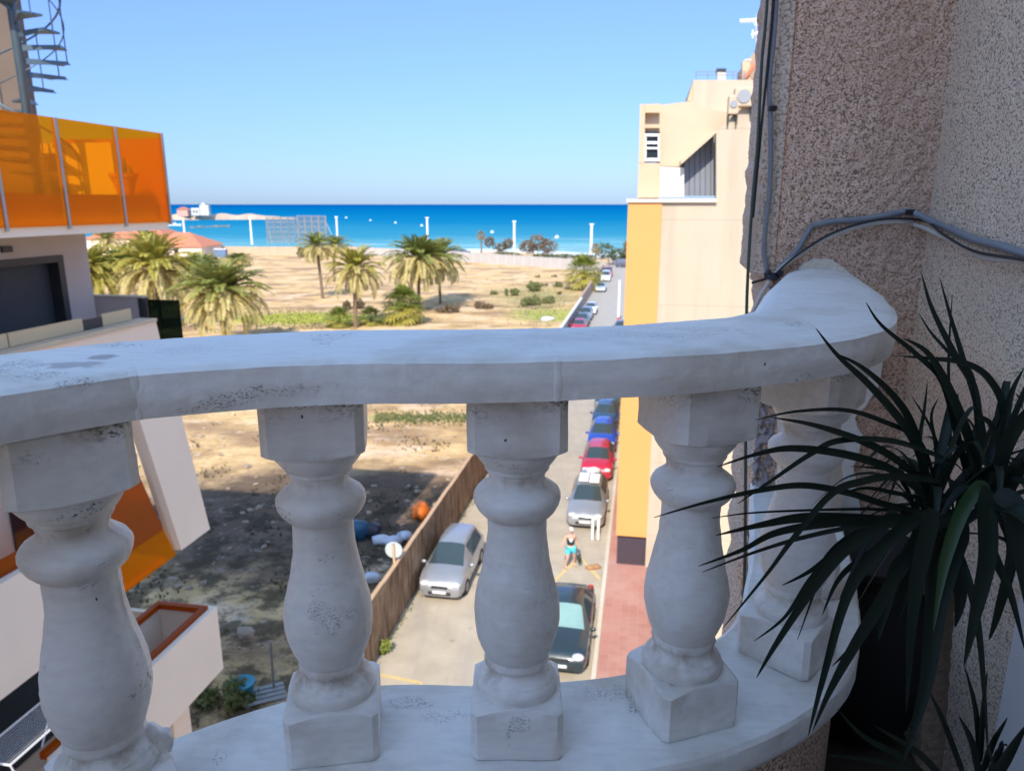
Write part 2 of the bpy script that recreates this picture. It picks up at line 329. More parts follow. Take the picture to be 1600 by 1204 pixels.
# ================================================================ ground, street and sea
def ground_mat():
    m, n, b = mk('dry_lot_earth'); p = pos(n)
    c = mixc(n, ramp(n, nz(n, p, .5, 8, .62), [(.36, 0), (.62, 1)]), (.52, .34, .155), (.74, .51, .26))
    c = mixc(n, ramp(n, nz(n, pos(n, (1, 2.2, 1), loc=(9, 4, 0)), .09, 6, .6), [(.47, 0), (.60, .85)]), c, (.29, .185, .11))
    c = mixc(n, ramp(n, nz(n, pos(n, (1, 1.8, 1), loc=(2, 8, 0)), .16, 5, .6), [(.52, 0), (.62, .9)]), c, (.74, .54, .35))
    c = mixc(n, ramp(n, nz(n, p, 2.2, 6, .7), [(.52, 0), (.66, .6)]), c, (.26, .18, .12))
    c = mixc(n, ramp(n, nz(n, pos(n, loc=(5, 5, 5)), 1.1, 6, .7), [(.60, 0), (.66, .55)]), c, (.70, .62, .52))
    def patch(c, centre, sc, col, lo, hi, amt):
        v = N(n, 'ShaderNodeVectorMath'); v.operation = 'DISTANCE'
        mp = pos(n, sc); n.links.new(mp, v.inputs[0]); v.inputs[1].default_value = (centre.x * sc[0], centre.y * sc[1], 0)
        d = math_(n, 'ADD', v.outputs['Value'], math_(n, 'MULTIPLY', math_(n, 'SUBTRACT', nz(n, p, .35, 6, .65), .5), .9))
        return mixc(n, ramp(n, d, [(lo, amt), (hi, 0)]), c, col)
    c = patch(c, G(470, 497), (.075, .16, 0), (.40, .41, .05), .62, .95, .9)
    c = patch(c, G(862, 492), (.13, .12, 0), (.34, .38, .08), .45, .95, .8)
    c = patch(c, G(840, 462), (.09, .05, 0), (.33, .30, .12), .35, 1.0, .6)
    c = patch(c, G(655, 652), (.16, .8, 0), (.30, .33, .10), .4, .9, .75)
    c = patch(c, G(470, 800), (.06, .1, 0), (.12, .085, .065), .5, .8, .9)  # darker littered earth, with the lot's shade deepened in the colour
    # churned, littered soil in the near corner of the lot: dark scrubby blotches that also deepen its shade, pale spoil
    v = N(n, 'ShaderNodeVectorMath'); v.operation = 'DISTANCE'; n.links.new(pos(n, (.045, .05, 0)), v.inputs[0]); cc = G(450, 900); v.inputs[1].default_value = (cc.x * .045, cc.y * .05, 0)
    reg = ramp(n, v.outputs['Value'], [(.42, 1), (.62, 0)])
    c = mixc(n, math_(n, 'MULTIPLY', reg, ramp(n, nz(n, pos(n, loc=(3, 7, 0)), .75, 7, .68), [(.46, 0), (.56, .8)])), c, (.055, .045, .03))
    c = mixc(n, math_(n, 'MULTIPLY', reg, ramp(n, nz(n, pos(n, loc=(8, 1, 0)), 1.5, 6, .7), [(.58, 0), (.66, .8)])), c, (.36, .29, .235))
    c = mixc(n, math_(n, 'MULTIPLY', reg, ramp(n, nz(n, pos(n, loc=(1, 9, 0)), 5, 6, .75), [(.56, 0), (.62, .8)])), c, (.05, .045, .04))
    n.links.new(c, b.inputs['Base Color']); b.inputs['Roughness'].default_value = 1; b.inputs['Specular IOR Level'].default_value = .1
    h = bump(n, b, nz(n, p, 1.2, 8, .65), .7, .2); bump(n, b, nz(n, p, 9, 6, .7), .6, .05, h)
    return m
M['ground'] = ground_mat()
g = WB()
# one sheet: land behind and around, dipping under the sea beyond the shore line
xs = [-3000, -600] + [-300 + 20 * i for i in range(31)] + [600, 3000]
def shore(x): return 262 + 10 * noise.noise(Vector((x * .01, 3, 0))) + max(0, -x - 60) * .22 - max(0, x) * .9
rows = []
for x in xs:
    y0 = max(shore(x), 150)
    rows.append([(-400, 0), (0, 0), (60, 0), (120, 0), (y0 - 28, 0), (y0 - 20, -.5), (y0, -2.6), (y0 + 60, -7), (40000, -30)])
k = len(rows[0])
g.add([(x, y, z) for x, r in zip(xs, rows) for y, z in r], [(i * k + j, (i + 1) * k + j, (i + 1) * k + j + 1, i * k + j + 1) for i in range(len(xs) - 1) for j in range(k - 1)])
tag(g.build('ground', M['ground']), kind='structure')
def road_mat():
    m, n, b = mk('worn_pale_asphalt'); p = pos(n)
    c = mixc(n, ramp(n, nz(n, p, .8, 7, .6), [(.35, 0), (.65, 1)]), (.40, .34, .255), (.50, .43, .33))
    c = mixc(n, ramp(n, nz(n, pos(n, rot=(0, 0, STREET), scale=(1.6, .12, 1)), .9, 5, .6), [(.50, 0), (.68, .55)]), c, (.33, .30, .265))
    c = mixc(n, ramp(n, nz(n, pos(n, loc=(4, 2, 0)), 1.3, 4, .6), [(.66, 0), (.72, .6)]), c, (.24, .19, .14))
    sy = N(n, 'ShaderNodeSeparateXYZ'); n.links.new(pos(n), sy.inputs[0])
    c = mixc(n, ramp(n, math_(n, 'MULTIPLY', sy.outputs[1], .01), [(.30, 0), (.6, .7)]), c, (.36, .34, .32))
    c = mixc(n, ramp(n, nz(n, p, 60, 3, .7), [(.5, 0), (.7, .3)]), c, (.2, .18, .15))
    n.links.new(c, b.inputs['Base Color']); b.inputs['Roughness'].default_value = .95; bump(n, b, nz(n, p, 40, 4), .5, .01); return m
M['road'] = road_mat()
TF, TK = -8.15, -1.1                        # fence line and kerb line of the street
r = WB(); r.sbox(-60, 205, TF - .6, TK, -.3, .004); r.sbox(205, 214, -140, 60, -.3, .004)
tag(r.build('road', M['road']), kind='structure')
def pave_mat():
    m, n, b = mk('red_paving_tiles'); p = pos(n, rot=(0, 0, STREET))
    br = N(n, 'ShaderNodeTexBrick', Scale=1.0); br.offset = 0
    br.inputs['Color1'].default_value = (.46, .21, .165, 1); br.inputs['Color2'].default_value = (.40, .175, .135, 1)
    br.inputs['Mortar'].default_value = (.40, .24, .19, 1); br.inputs['Brick Width'].default_value = .3; br.inputs['Row Height'].default_value = .3
    br.inputs['Mortar Size'].default_value = .015; n.links.new(p, br.inputs[0])
    c = mixc(n, ramp(n, nz(n, p, .8, 6, .6), [(.4, 0), (.7, .6)]), br.outputs[0], (.50, .31, .25))
    n.links.new(c, b.inputs['Base Color']); b.inputs['Roughness'].default_value = .9; return m
M['pave'] = pave_mat()
kb = WB(); kb.sbox(-60, 190, TK, TK + .16, -.3, .13)
tag(kb.build('kerb', simple('kerb_stone', (.58, .52, .42), .9, .15, 3), bevel=.02), kind='structure')
pv = WB(); pv.sbox(-60, 190, TK + .16, 6, -.3, .126)
tag(pv.build('pavement', M['pave']), kind='structure')
pv = WB(); pv.sbox(6, 27.8, .95, 6, 0, .135)
tag(pv.build('forecourt_paving', M['cream']), kind='structure')
# faint yellow lines painted on the road
M['yline'] = simple('faded_yellow_line', (.60, .45, .20), .9, .2, 4)
ym = WB()
def line(p, q, wd=.14):
    p, q = Vector(p), Vector(q); d = (q - p).normalized(); nn = Vector((-d.y, d.x, 0)) * wd / 2; z = Vector((0, 0, .008))
    ym.add([p - nn + z, q - nn + z, q + nn + z, p + nn + z], [(0, 1, 2, 3)])
line(G(868, 905), G(908, 868)); line(G(903, 868), G(938, 905)); line(G(590, 1053), G(655, 1066)); line(G(655, 1066), G(700, 1130))
line(G(868, 905), G(862, 960))
tag(ym.build('road_marking', M['yline']), kind='structure')

def sea_mat():
    m, n, b = mk('sea_water'); p = pos(n)
    s = N(n, 'ShaderNodeSeparateXYZ'); n.links.new(pos(n), s.inputs[0])
    # deeper water reads darker blue; the shallows are turquoise over sand
    d = math_(n, 'LOGARITHM', math_(n, 'MAXIMUM', s.outputs[1], 10), 10)
    d = math_(n, 'ADD', d, math_(n, 'MULTIPLY', math_(n, 'SUBTRACT', nz(n, pos(n, (.004, .012, 1)), 1, 5), .5), .22))
    rr = n.nodes.new('ShaderNodeValToRGB'); e = rr.color_ramp.elements
    stops = [(2.40, (.30, .44, .42)), (2.47, (.11, .34, .40)), (2.62, (.035, .24, .35)), (2.9, (.004, .165, .32)), (3.25, (.0, .125, .30)), (3.8, (.0, .085, .27)), (4.4, (.0, .072, .24))]
    while len(e) < len(stops): e.new(.5)
    for q, (x, c) in zip(e, stops): q.position = (x - 2.3) / 2.3; q.color = (*c, 1)
    n.links.new(math_(n, 'DIVIDE', math_(n, 'SUBTRACT', d, 2.3), 2.3), rr.inputs[0])
    c = rr.outputs[0]
    foam = nz(n, pos(n, (.02, .22, 1), loc=(2, 0, 0)), 1, 6, .65)
    near = ramp(n, math_(n, 'MULTIPLY', s.outputs[1], .001), [(.27, 1), (.33, .35), (.45, 0)])
    f = math_(n, 'MULTIPLY', ramp(n, foam, [(.55, 0), (.60, 1)]), near)
    c = mixc(n, f, c, (.78, .82, .84))
    c = mixc(n, ramp(n, nz(n, pos(n, (.05, .3, 1)), 1, 6, .7), [(.45, 0), (.7, .35)]), c, (.01, .14, .30))
    n.links.new(c, b.inputs['Base Color']); b.inputs['Roughness'].default_value = .45; b.inputs['Specular IOR Level'].default_value = 0
    bump(n, b, nz(n, pos(n, (.25, 1, 1)), .8, 6, .6), .5, .5); return m
M['sea'] = sea_mat()
sq = WB(); ZS = -2.5
for (x0, x1, y0, y1) in ((-40000, 40000, 225, 45000),): sq.add([(x0, y0, ZS), (x1, y0, ZS), (x1, y1, ZS), (x0, y1, ZS)], [(0, 1, 2, 3)])
tag(sq.build('sea', M['sea']), kind='structure')
fo = WB()
for j, (off, wd) in enumerate(((3, 2.2), (9, 1.4), (19, 1.0))):
    prev = None; vs = []
    for i in range(61):
        x = -230 + i * 5.5; y = max(shore(x), 150) + off + 3 * noise.noise(Vector((x * .05, j * 7, 0)))
        wv = wd * (.4 + 1.1 * abs(noise.noise(Vector((x * .08, j * 3 + 1, 0))))) * (1 if noise.noise(Vector((x * .03, j * 5 + 2, 0))) > -.12 - .1 * (j == 0) else .1)
        vs += [(x, y, ZS + .1), (x, y + wv * .5, ZS + .35), (x, y + wv, ZS + .1)]
    fo.add(vs, [(a * 3 + q, (a + 1) * 3 + q, (a + 1) * 3 + q + 1, a * 3 + q + 1) for a in range(60) for q in range(2)])
tag(fo.build('surf', M['foam']), kind='stuff')

# ================================================================ far shore
hd = WB()
a = G(268, 344, ZS); c_ = G(462, 343, ZS)
nseg = 60; vs = []
for i in range(nseg + 1):
    f = i / nseg; P = a.lerp(c_, f) + Vector((0, 12 * f, 0)); P.x -= 4
    h = (7.0 * min(1, (1 - f) * 2.4 + .12) * (.78 + .4 * noise.noise(Vector((f * 9, 0, 0)))) + .3)
    dep = 34 * (1 - f * .55)
    for dy, hz in ((0, -.6), (2.5, h * .55), (7, h * .9), (dep * .5, h), (dep, h * .6), (dep + 4, -.6)):
        vs.append((P.x + 2 * noise.noise(Vector((f * 30, dy, 0))), P.y + dy + 3 * noise.noise(Vector((f * 14, 1, 0))), ZS + hz))
hd.add(vs, [(i * 6 + j, (i + 1) * 6 + j, (i + 1) * 6 + j + 1, i * 6 + j + 1) for i in range(nseg) for j in range(5)])
tag(hd.build('headland', M['rock']), kind='structure')
def on_head(x, zb, top, yoff=10):
    P = G(x, 344, ZS); return P.x * (P.y + yoff) / P.y, P.y + yoff
t_ = thing('watchtower', 'white ruined blocky building on the low rocky headland out at sea', 'building', (*on_head(318, 0, 0), ZS + 6))
m_ = MB(); m_.box(-11, -2, -4, 4, -1, 7); m_.build('wall', M['white_wall'], t_)
m_ = MB(); m_.box(-1.98, 8, -3, 3, -1, 10); m_.box(2, 5, -3.4, -3.01, 1, 4); m_.box(0, 4, -2, 2, 10.01, 12.5); m_.build('tower', M['white_wall'], t_)
for x_ in (-9, -5.8): m_ = MB(); m_.box(x_, x_ + 1.8, -4.1, -4.02, 2, 4); m_.build('window', M['window'], t_)
t_ = thing('pink_building', 'pinkish old house beside the white building on the low headland', 'building', (*on_head(290, 0, 0), ZS + 5))
m_ = MB(); m_.box(-7, 5, -4, 4, -1, 6); m_.build('wall', simple('pink_plaster', (.62, .36, .28), .9, .1, .3), t_)
m_ = MB(); m_.prism([(-7.5, -4.5, 6.01), (5.5, -4.5, 6.01), (-1, -4.5, 9)], (0, 9, 0)); m_.build('roof', M['tile_red'], t_)
rk = WB(); a, c_ = G(300, 356, ZS), G(358, 354, ZS)
for i in range(26):
    P = a.lerp(c_, i / 25); rk.blob((P.x, P.y + rnd.uniform(-2, 3), ZS), (rnd.uniform(1, 2.2), 2, rnd.uniform(.6, 1.5)), i, .5, 1.6, 1)
tag(rk.build('rock_reef', M['rock_dark']), 'dark low rocks breaking the water between the headland and the beach', 'rocks')
b0 = G(273, 353.5, ZS)
bt = thing('boat', 'white boat on the water left of the dark reef', 'boat', tuple(b0))
m_ = MB(); secs = []
for x, wd, zt in ((-4.6, 1.1, 1.5), (-2, 1.7, 1.5), (1, 1.8, 1.65), (3.5, 1.2, 1.9), (5.2, .1, 2.3)): secs.append([(x, -wd, zt), (x, -wd * .8, .3), (x, 0, -.4), (x, wd * .8, .3), (x, wd, zt)])
m_.add([q for s_ in secs for q in s_], [(i * 5 + j, (i + 1) * 5 + j, (i + 1) * 5 + j + 1, i * 5 + j + 1) for i in range(4) for j in range(4)] + [(i * 5, (i + 1) * 5, (i + 1) * 5 + 4, i * 5 + 4) for i in range(4)] + [(0, 1, 2, 3, 4)])
m_.build('hull', M['white_metal'], bt)
m_ = MB(); m_.prism([(-2.4, -1.1, 1.55), (1.6, -1.1, 1.6), (.7, -1.1, 3.0), (-2.2, -1.1, 3.0)], (0, 2.2, 0)); m_.build('cabin', M['white_metal'], bt)
m_ = MB(); m_.box(-1.9, .7, -1.13, -1.11, 2.1, 2.75); m_.build('window', M['window'], bt)

# buoys
by = None
for i, (x, y, l) in enumerate(((541, 341, 'farthest of the white buoys, small, right of the lattice billboard'), (579, 345, 'white buoy right of the lattice billboard, beyond the paired palms'),
        (618, 349, 'white buoy offshore above the drooping date palm'), (659, 353.5, 'small white buoy just left of the lamp column behind the drooping palm'),
        (769, 364, 'white buoy above the dark double bush tree on the shore'), (870, 372, 'nearest white buoy, right of the round brownish tree'))):
    if by is None:
        by = thing('buoy', l, 'buoy', tuple(G(x, y, ZS)), 0, 'white buoys in the bay')
        m_ = MB(); m_.lathe([(.5, -.5), (1.25, -.1), (1.5, .5), (1.25, 1.1), (.5, 1.5)], 16); m_.build('float', M['white_metal'], by, smooth=True)
        m_ = MB(); m_.lathe([(.2, 1.45), (.2, 1.9), (.35, 1.92), (.3, 2.1), (.1, 2.2)], 8); m_.build('top_mark', M['white_metal'], by, smooth=True)
    else: dup(by, tuple(G(x, y, ZS)), 0, l, scale=.8)

# tall white lamp columns along the promenade
lc = None
for x, yb, yt, l in ((291, 388, 343, 'leftmost tall white lamp column, beside the red-tiled roof'), (394, 382, 340, 'tall white lamp column just left of the lattice billboard'),
        (528, 384, 340, 'tall white lamp column right of the lattice billboard, above the paired palms'), (668.5, 386, 341, 'tall white lamp column behind the drooping date palm'),
        (803.5, 402, 347, 'tall white lamp column between the double bush tree and the round brownish tree'), (923, 410, 352, 'rightmost tall white lamp column, behind the green fan palm')):
    P = G(x, yb); hgt = 0
    for hh in [q * .1 for q in range(60, 200)]:
        py = 0
        dz = CZ - hh; Z = P.y * cP + dz * sP; yy = 602 + 1150 * (dz * cP - P.y * sP) / Z
        if yy <= yt: hgt = hh; break
    hgt = hgt or 10
    if lc is None:
        lc = thing('lamp_column', l, 'street lamp', tuple(P), 0, 'tall white lamp columns along the promenade'); H0 = hgt
        m_ = MB(); m_.lathe([(.48, 0), (.44, .3), (.38, .35), (.30, H0)], 12); m_.build('column', M['white_metal'], lc, smooth=False)
        m_ = MB(); m_.box(-.55, .55, -.35, .35, H0, H0 + .3); m_.build('lamp_head', M['white_metal'], lc, bevel=.05)
    else: dup(lc, tuple(P), 0, l, scale=(1, 1, hgt / H0))

# lattice billboard, two panels seen from behind
M['lattice'] = simple('weathered_lattice', (.34, .33, .31), .8, .15, .5)
def lattice(pxl, pxr, yb, yt, l, bend):
    A, B = G(pxl, yb), G(pxr, yb + bend); d = B - A; L = d.length; rz = math.atan2(d.y, d.x)
    H = 0
    for hh in [q * .1 for q in range(40, 200)]:
        dz = CZ - hh; Z = A.y * cP + dz * sP
        if 602 + 1150 * (dz * cP - A.y * sP) / Z <= yt: H = hh; break
    t = thing('lattice_billboard', l, 'billboard frame', tuple(A), rz, 'lattice billboard frames by the beach')
    for i in range(5):
        x = L * i / 4; m = MB(); m.box(x - .16, x + .16, -.2, .2, 0, H); m.build('post', M['lattice'], t)
    m = MB()
    for j in range(6): z = H * .1 + (H * .9 - .15) * j / 5; m.box(0, L, -.42, -.22, z - .07, z + .07)
    for j in range(17): x = L * j / 16; m.box(x - .05, x + .05, -.50, -.43, H * .08, H)
    m.build('slats', M['lattice'], t)
    m = MB()
    m.add([(0, .3, H * .1), (L, .3, H * .1), (L, .3, H), (0, .3, H)], [(0, 1, 2, 3)]); m.build('mesh_screen', glassy('grey_mesh' + str(pxl), (.88, .88, .88), (.34, .34, .34), .80, .9), t)
    for i in range(0, 5, 2):
        x = L * i / 4; m = MB(); m.tube([(x, .2, H * .8), (x, 4.5, 0)], .12, 5); m.build('brace', M['debris_white'], t)
lattice(419, 463, 382, 339, 'left half of the pale lattice billboard frame facing the sea, with the larger panel', 0)
lattice(468, 511, 384, 337, 'right half of the pale lattice billboard frame facing the sea, angled to the left one', 2)

# back walls of the lot
M['panelpost'] = simple('panel_posts', (.54, .52, .49), .9, .1, .6)
def wall_line(name, label, pts, H, th, mat, cap=None, panels=None):
    t = thing(name, label, 'wall', (pts[0].x, pts[0].y, 0)); o = pts[0]
    m = MB()
    for A, B in zip(pts, pts[1:]):
        d = (B - A); L = d.length; u = d.normalized(); Mx = Matrix.Translation(A - o) @ Matrix.Rotation(math.atan2(u.y, u.x), 4, 'Z')
        m.box(0, L, 0, th, -.2, H, Mx)
    m.build('panels' if panels else 'masonry', mat, t)
    if panels:
        for A, B in zip(pts, pts[1:]):
            d = (B - A); L = d.length; u = d.normalized(); Mx = Matrix.Translation(A - o) @ Matrix.Rotation(math.atan2(u.y, u.x), 4, 'Z')
            k = max(1, int(L / panels))
            for i in range(k): m = MB(); m.box(L * i / k - .10, L * i / k + .10, -.10, th + .06, -.2, H + .06, Mx); m.build('post', M['panelpost'], t)
    if cap:
        m = MB()
        for A, B in zip(pts, pts[1:]):
            d = (B - A); L = d.length; u = d.normalized(); Mx = Matrix.Translation(A - o) @ Matrix.Rotation(math.atan2(u.y, u.x), 4, 'Z')
            m.box(0, L, -.05, th + .05, H, H + .12, Mx)
        m.build('coping', cap, t)
    return t
wall_line('panel_wall', 'long pale concrete panel wall closing the far side of the lot before the sea', [G(560, 399), G(705, 407), G(890, 421), G(946, 427)], 2.4, .2, simple('pale_panels', (.46, .43, .40), .9, .08, .4), panels=2.7)
wall_line('stone_wall', 'low sandy stone wall behind the lot below the lattice billboard', [G(320, 398), G(392, 399), G(558, 399)], 2.5, .5, simple('sandy_masonry', (.52, .39, .27), .95, .2, .6, .5, 2))
# red-roofed houses at the far left
def house(x0, x1, yb, Hw, Hr, depth, label, off=0):
    A, B = G(x0, yb), G(x1, yb); L = B.x - A.x
    t = thing('tiled_house', label, 'house', (A.x, A.y + off, 0))
    m = MB(); m.box(0, L, 0, depth, -.2, Hw); m.build('wall', M['pinkish'], t)
    m = MB(); e = .6
    V = [(-e, -e, Hw), (L + e, -e, Hw), (L + e, depth + e, Hw), (-e, depth + e, Hw), (depth * .4, depth / 2, Hw + Hr), (L - depth * .4, depth / 2, Hw + Hr)]
    m.add(V, [(0, 1, 5, 4), (1, 2, 5), (2, 3, 4, 5), (3, 0, 4), (3, 2, 1, 0)]); m.build('roof', M['tile_red'], t)
    for i in range(int(L / 6)):
        m = MB(); x = 3 + i * 6; m.box(x, x + 1.2, -.05, .1, 1.2, 2.6); m.build('window', M['window'], t)
house(222, 316, 404, 3.2, 3.6, 15, 'low house with a wide terracotta tiled roof beside the beach')
house(120, 246, 400, 4.6, 4.2, 16, 'larger terracotta-roofed house behind the palms at the left, partly behind the orange balcony', 6)
tt = thing('bin_group', 'small blue container beside the end of the sandy stone wall', 'container', tuple(G(346, 402)))
m_ = MB(); m_.box(-1.6, 1.6, -.8, .8, 0, 2.2); m_.build('body', simple('blue_container', (.12, .2, .32), .6, .1, 1), tt, bevel=.1)
m_ = MB(); m_.box(-1.65, 1.65, -.85, .85, 2.2, 2.4); m_.build('lid', M['white_metal'], tt, bevel=.05)
# ================================================================ vegetation
def frond_mesh(mb, base, az, pitch0, L, droop, pairs=26, leaf=.5, wid=.045, dense=1.0, r0=.03, seed=0):
    q = random.Random(seed); d = Vector((math.cos(az), math.sin(az), 0)); side = Vector((-d.y, d.x, 0))
    pts = []; P = Vector(base); a = pitch0; n = 12
    for i in range(n + 1):
        pts.append(P.copy()); P = P + (d * math.cos(a) + Vector((0, 0, math.sin(a)))) * (L / n); a -= droop / n * (0.6 + 0.9 * i / n)
    mb.tube(pts, [r0 * (1 - .8 * i / n) for i in range(n + 1)], 4, cap=False)
    for i in range(pairs):
        f = .16 + .84 * (i + .5) / pairs; x = f * n; k = min(int(x), n - 1); p = pts[k].lerp(pts[k + 1], x - k)
        tg = (pts[k + 1] - pts[k]).normalized(); nrm = side.cross(tg)
        if nrm.z < 0: nrm = -nrm
        ln = leaf * (1 - abs(f - .5) ** 2 * 2.2) * q.uniform(.85, 1.1)
        for sg in (-1, 1):
            v = (side * sg * .80 + tg * .62 + nrm * q.uniform(.0, .35) - Vector((0, 0, .18))).normalized()
            tip = p + v * ln - Vector((0, 0, ln * .18)); mid = p + v * ln * .5; wv = tg.cross(v).cross(v).normalized() * wid
            mb.add([p, mid + wv, tip, mid - wv], [(0, 1, 2, 3)])
def date_palm(seed, trunk_h, L, nf, yellow=0, lean=.3, rt=.22):
    q = random.Random(seed); top = Vector((lean, 0, trunk_h))
    m = MB(); pts = [Vector((lean * (z / trunk_h) ** 1.6, 0, z)) for z in [trunk_h * i / 9 for i in range(10)]]
    m.tube([Vector((0, 0, -.3))] + pts, [rt * 1.35, rt * 1.2] + [rt * (1 + .12 * (i % 2)) for i in range(9)], 10)
    trunk = m
    cr, old = MB(), MB()
    for i in range(nf):
        f = (i + .5) / nf; az = i * 2.39996 + q.uniform(-.15, .15)
        pitch = R(84) - f * R(98) + q.uniform(-.12, .12); dr = R(55) + f * R(50) + q.uniform(-.15, .15)
        frond_mesh(cr if f < .56 else old, top + Vector((math.cos(az), math.sin(az), 0)) * rt * .6 + Vector((0, 0, .35 - f * .5)), az, pitch, L * q.uniform(.85, 1.08) * (.72 + .28 * min(1, f * 2.5)), dr, seed=seed * 100 + i, pairs=28, leaf=L * .165, wid=L * .0165)
    return trunk, cr, old
def make_date(name, label, loc, rz, seed, th, L, nf, mc='frond', mo='frond_old', lean=.3, group='date palms in the sandy lot', skirt=0):
    t = thing(name, label, 'palm tree', loc, rz, group)
    tr, cr, old = date_palm(seed, th, L, nf, lean=lean)
    tr.build('trunk', M['bark_palm'], t); cr.build('crown', M[mc], t, fix=False); old.build('hanging_fronds', M[mo], t, fix=False)
    if skirt:
        m = MB(); q = random.Random(seed)
        for i in range(26): frond_mesh(m, (lean, 0, th - .3), i * 2.4, R(-35) - q.random() * .5, L * skirt * q.uniform(.7, 1.1), R(45), 14, L * .09, L * .006, seed=i)
        m.build('dead_skirt', M['dead'], t, fix=False)
    return t
def gp(x, y): return tuple(G(x, y))
P_big = make_date('date_palm', 'largest date palm, low wide crown right beside the smoked glass screen', gp(352, 542), .4, 3, 5.4, 5.4, 92, lean=.1)
P_tall = make_date('date_palm', 'date palm with a drooping grey-green crown at the centre of the lot', gp(655, 487), 1.1, 11, 6.9, 5.3, 80, lean=.2, skirt=.5)
P_slim = make_date('date_palm', 'slender leaning date palm with a small crown, left of the close pair', gp(504, 466), 2.8, 21, 7.9, 3.5, 50, lean=.55)
P_yel = make_date('date_palm', 'yellow-green date palm with bare trunk and brown skirt, centre left of the lot', gp(556, 512), .2, 31, 6.8, 4.1, 62, 'frond_yellow', lean=.25, skirt=.55)
gq = 'date palms in the sandy lot'
dup(P_big, gp(252, 512), 2.0, 'bright yellow-green date palm behind the smoked glass, left of the largest palm', gq, (1.0, 1.0, 1.22), {'crown': M['frond_yellow']})
dup(P_big, gp(150, 492), 3.3, 'yellowish date palm half hidden by the grey wall under the orange balcony', gq, (1.0, 1.0, 1.02), {'crown': M['frond_yellow'], 'hanging_fronds': M['frond_yellow']})
dup(P_tall, gp(198, 470), 4.2, 'grey-green date palm between the half hidden yellowish one and the bright yellow-green one', gq, (1, 1, .78))
dup(P_slim, gp(172, 436), 1.2, 'small slender date palm rising against the terracotta roof, leftmost on the skyline', gq, (1.0, 1.0, .95))
dup(P_slim, gp(236, 446), 5.0, 'small date palm at the right end of the terracotta roof', gq, (1.1, 1.1, 1.0))
dup(P_slim, gp(214, 442), 3.9, 'small yellow-green date palm before the terracotta roof', gq, (1.0, 1.0, .75), {'crown': M['frond_yellow']})
dup(P_tall, gp(374, 427), 2.2, 'short stocky date palm alone near the stone wall, with its shadow on the sand', gq, (.75, .75, .42))
dup(P_slim, gp(522, 440), .5, 'right-hand palm of the close pair near the lattice billboard', gq, (1.12, 1.12, .85))
dup(P_tall, gp(688, 474), 3.0, 'date palm standing just behind the drooping centre palm, to its right', gq, (.85, .85, .92))
dup(P_big, gp(318, 478), 4.6, 'date palm crown showing behind and left of the largest palm', gq, (.85, .85, .85))

def fan_leaf(mb, c, d, L, rad, seed):
    q = random.Random(seed); d = Vector(d).normalized(); tip = Vector(c) + d * L
    mb.tube([c, Vector(c) + d * L * .5 + Vector((0, 0, .05 * L)), tip], [.03, .02, .015], 4, cap=False)
    side = d.cross(Vector((0, 0, 1)));
    if side.length < .1: side = Vector((1, 0, 0))
    side.normalize(); f = (d * .75 + Vector((0, 0, -.35))).normalized(); nn = side.cross(f)
    for i in range(15):
        a = -1.9 + 3.8 * i / 14; v = (f * math.cos(a) + side * math.sin(a) + nn * .15 * (i % 2)).normalized(); wv = nn.cross(v).normalized() * rad * .075
        ln = rad * q.uniform(.85, 1.1); mb.add([tip, tip + v * ln * .6 + wv, tip + v * ln - Vector((0, 0, .25 * ln)), tip + v * ln * .6 - wv], [(0, 1, 2, 3)])
def fan_palm(label, loc, sc, seed, n=46, th=1.2, group='fan palms in the sandy lot', L=1.5, mats=('fan', 'frond_yellow')):
    q = random.Random(seed); t = thing('fan_palm', label, 'palm tree', loc, 0, group)
    m = MB(); m.tube([(0, 0, -.2), (0, .05, th * .5), (0, 0, th)], [.3, .26, .28], 9); m.build('trunk', M['bark_palm'], t)
    a, b = MB(), MB()
    for i in range(n):
        f = (i + .5) / n; az = i * 2.4; p = R(85) - f * R(120)
        fan_leaf(a if f < .55 else b, (0, 0, th), (math.cos(az) * math.cos(p), math.sin(az) * math.cos(p), math.sin(p)), L * q.uniform(.8, 1.1), .95 * L / 1.5, seed * 50 + i)
    a.build('crown', M[mats[0]], t, fix=False); b.build('lower_leaves', M[mats[1]], t, fix=False); t.scale = (sc,) * 3; return t
fan_palm('bushy yellow-green fan palm at the foot of the drooping centre palm', gp(632, 505), 1.45, 1, 52)
fan_palm('green fan palm on the street edge of the lot, near the lane of parked cars', gp(912, 452), 1.75, 2, 46, 1.4)
fan_palm('low yellow-green palm clump at the left foot of the yellow-green date palm', gp(530, 510), .95, 5, 34, .5)
fan_palm('low yellow-green palm clump at the right foot of the yellow-green date palm', gp(580, 507), .9, 6, 34, .5)
def lolly(x, yb, h, label):
    t = thing('washingtonia_palm', label, 'palm tree', gp(x, yb), 0, 'thin trunked palms on the promenade')
    m = MB(); m.tube([(0, 0, 0), (.1, 0, h * .5), (0, 0, h)], [.3, .2, .18], 8); m.build('trunk', M['bark_palm'], t)
    a = MB()
    for i in range(26):
        p = R(80) - i / 26 * R(140); az = i * 2.4; fan_leaf(a, (0, 0, h), (math.cos(az) * math.cos(p), math.sin(az) * math.cos(p), math.sin(p)), .9, .8, i)
    a.build('crown', M['dead'], t, fix=False)
lolly(752, 404, 6.2, 'thin-trunked palm with a small round crown on the shore, left of the double bush tree')
lolly(930, 416, 4.2, 'tiny thin-trunked palm on the shore, right of the rightmost white lamp column')
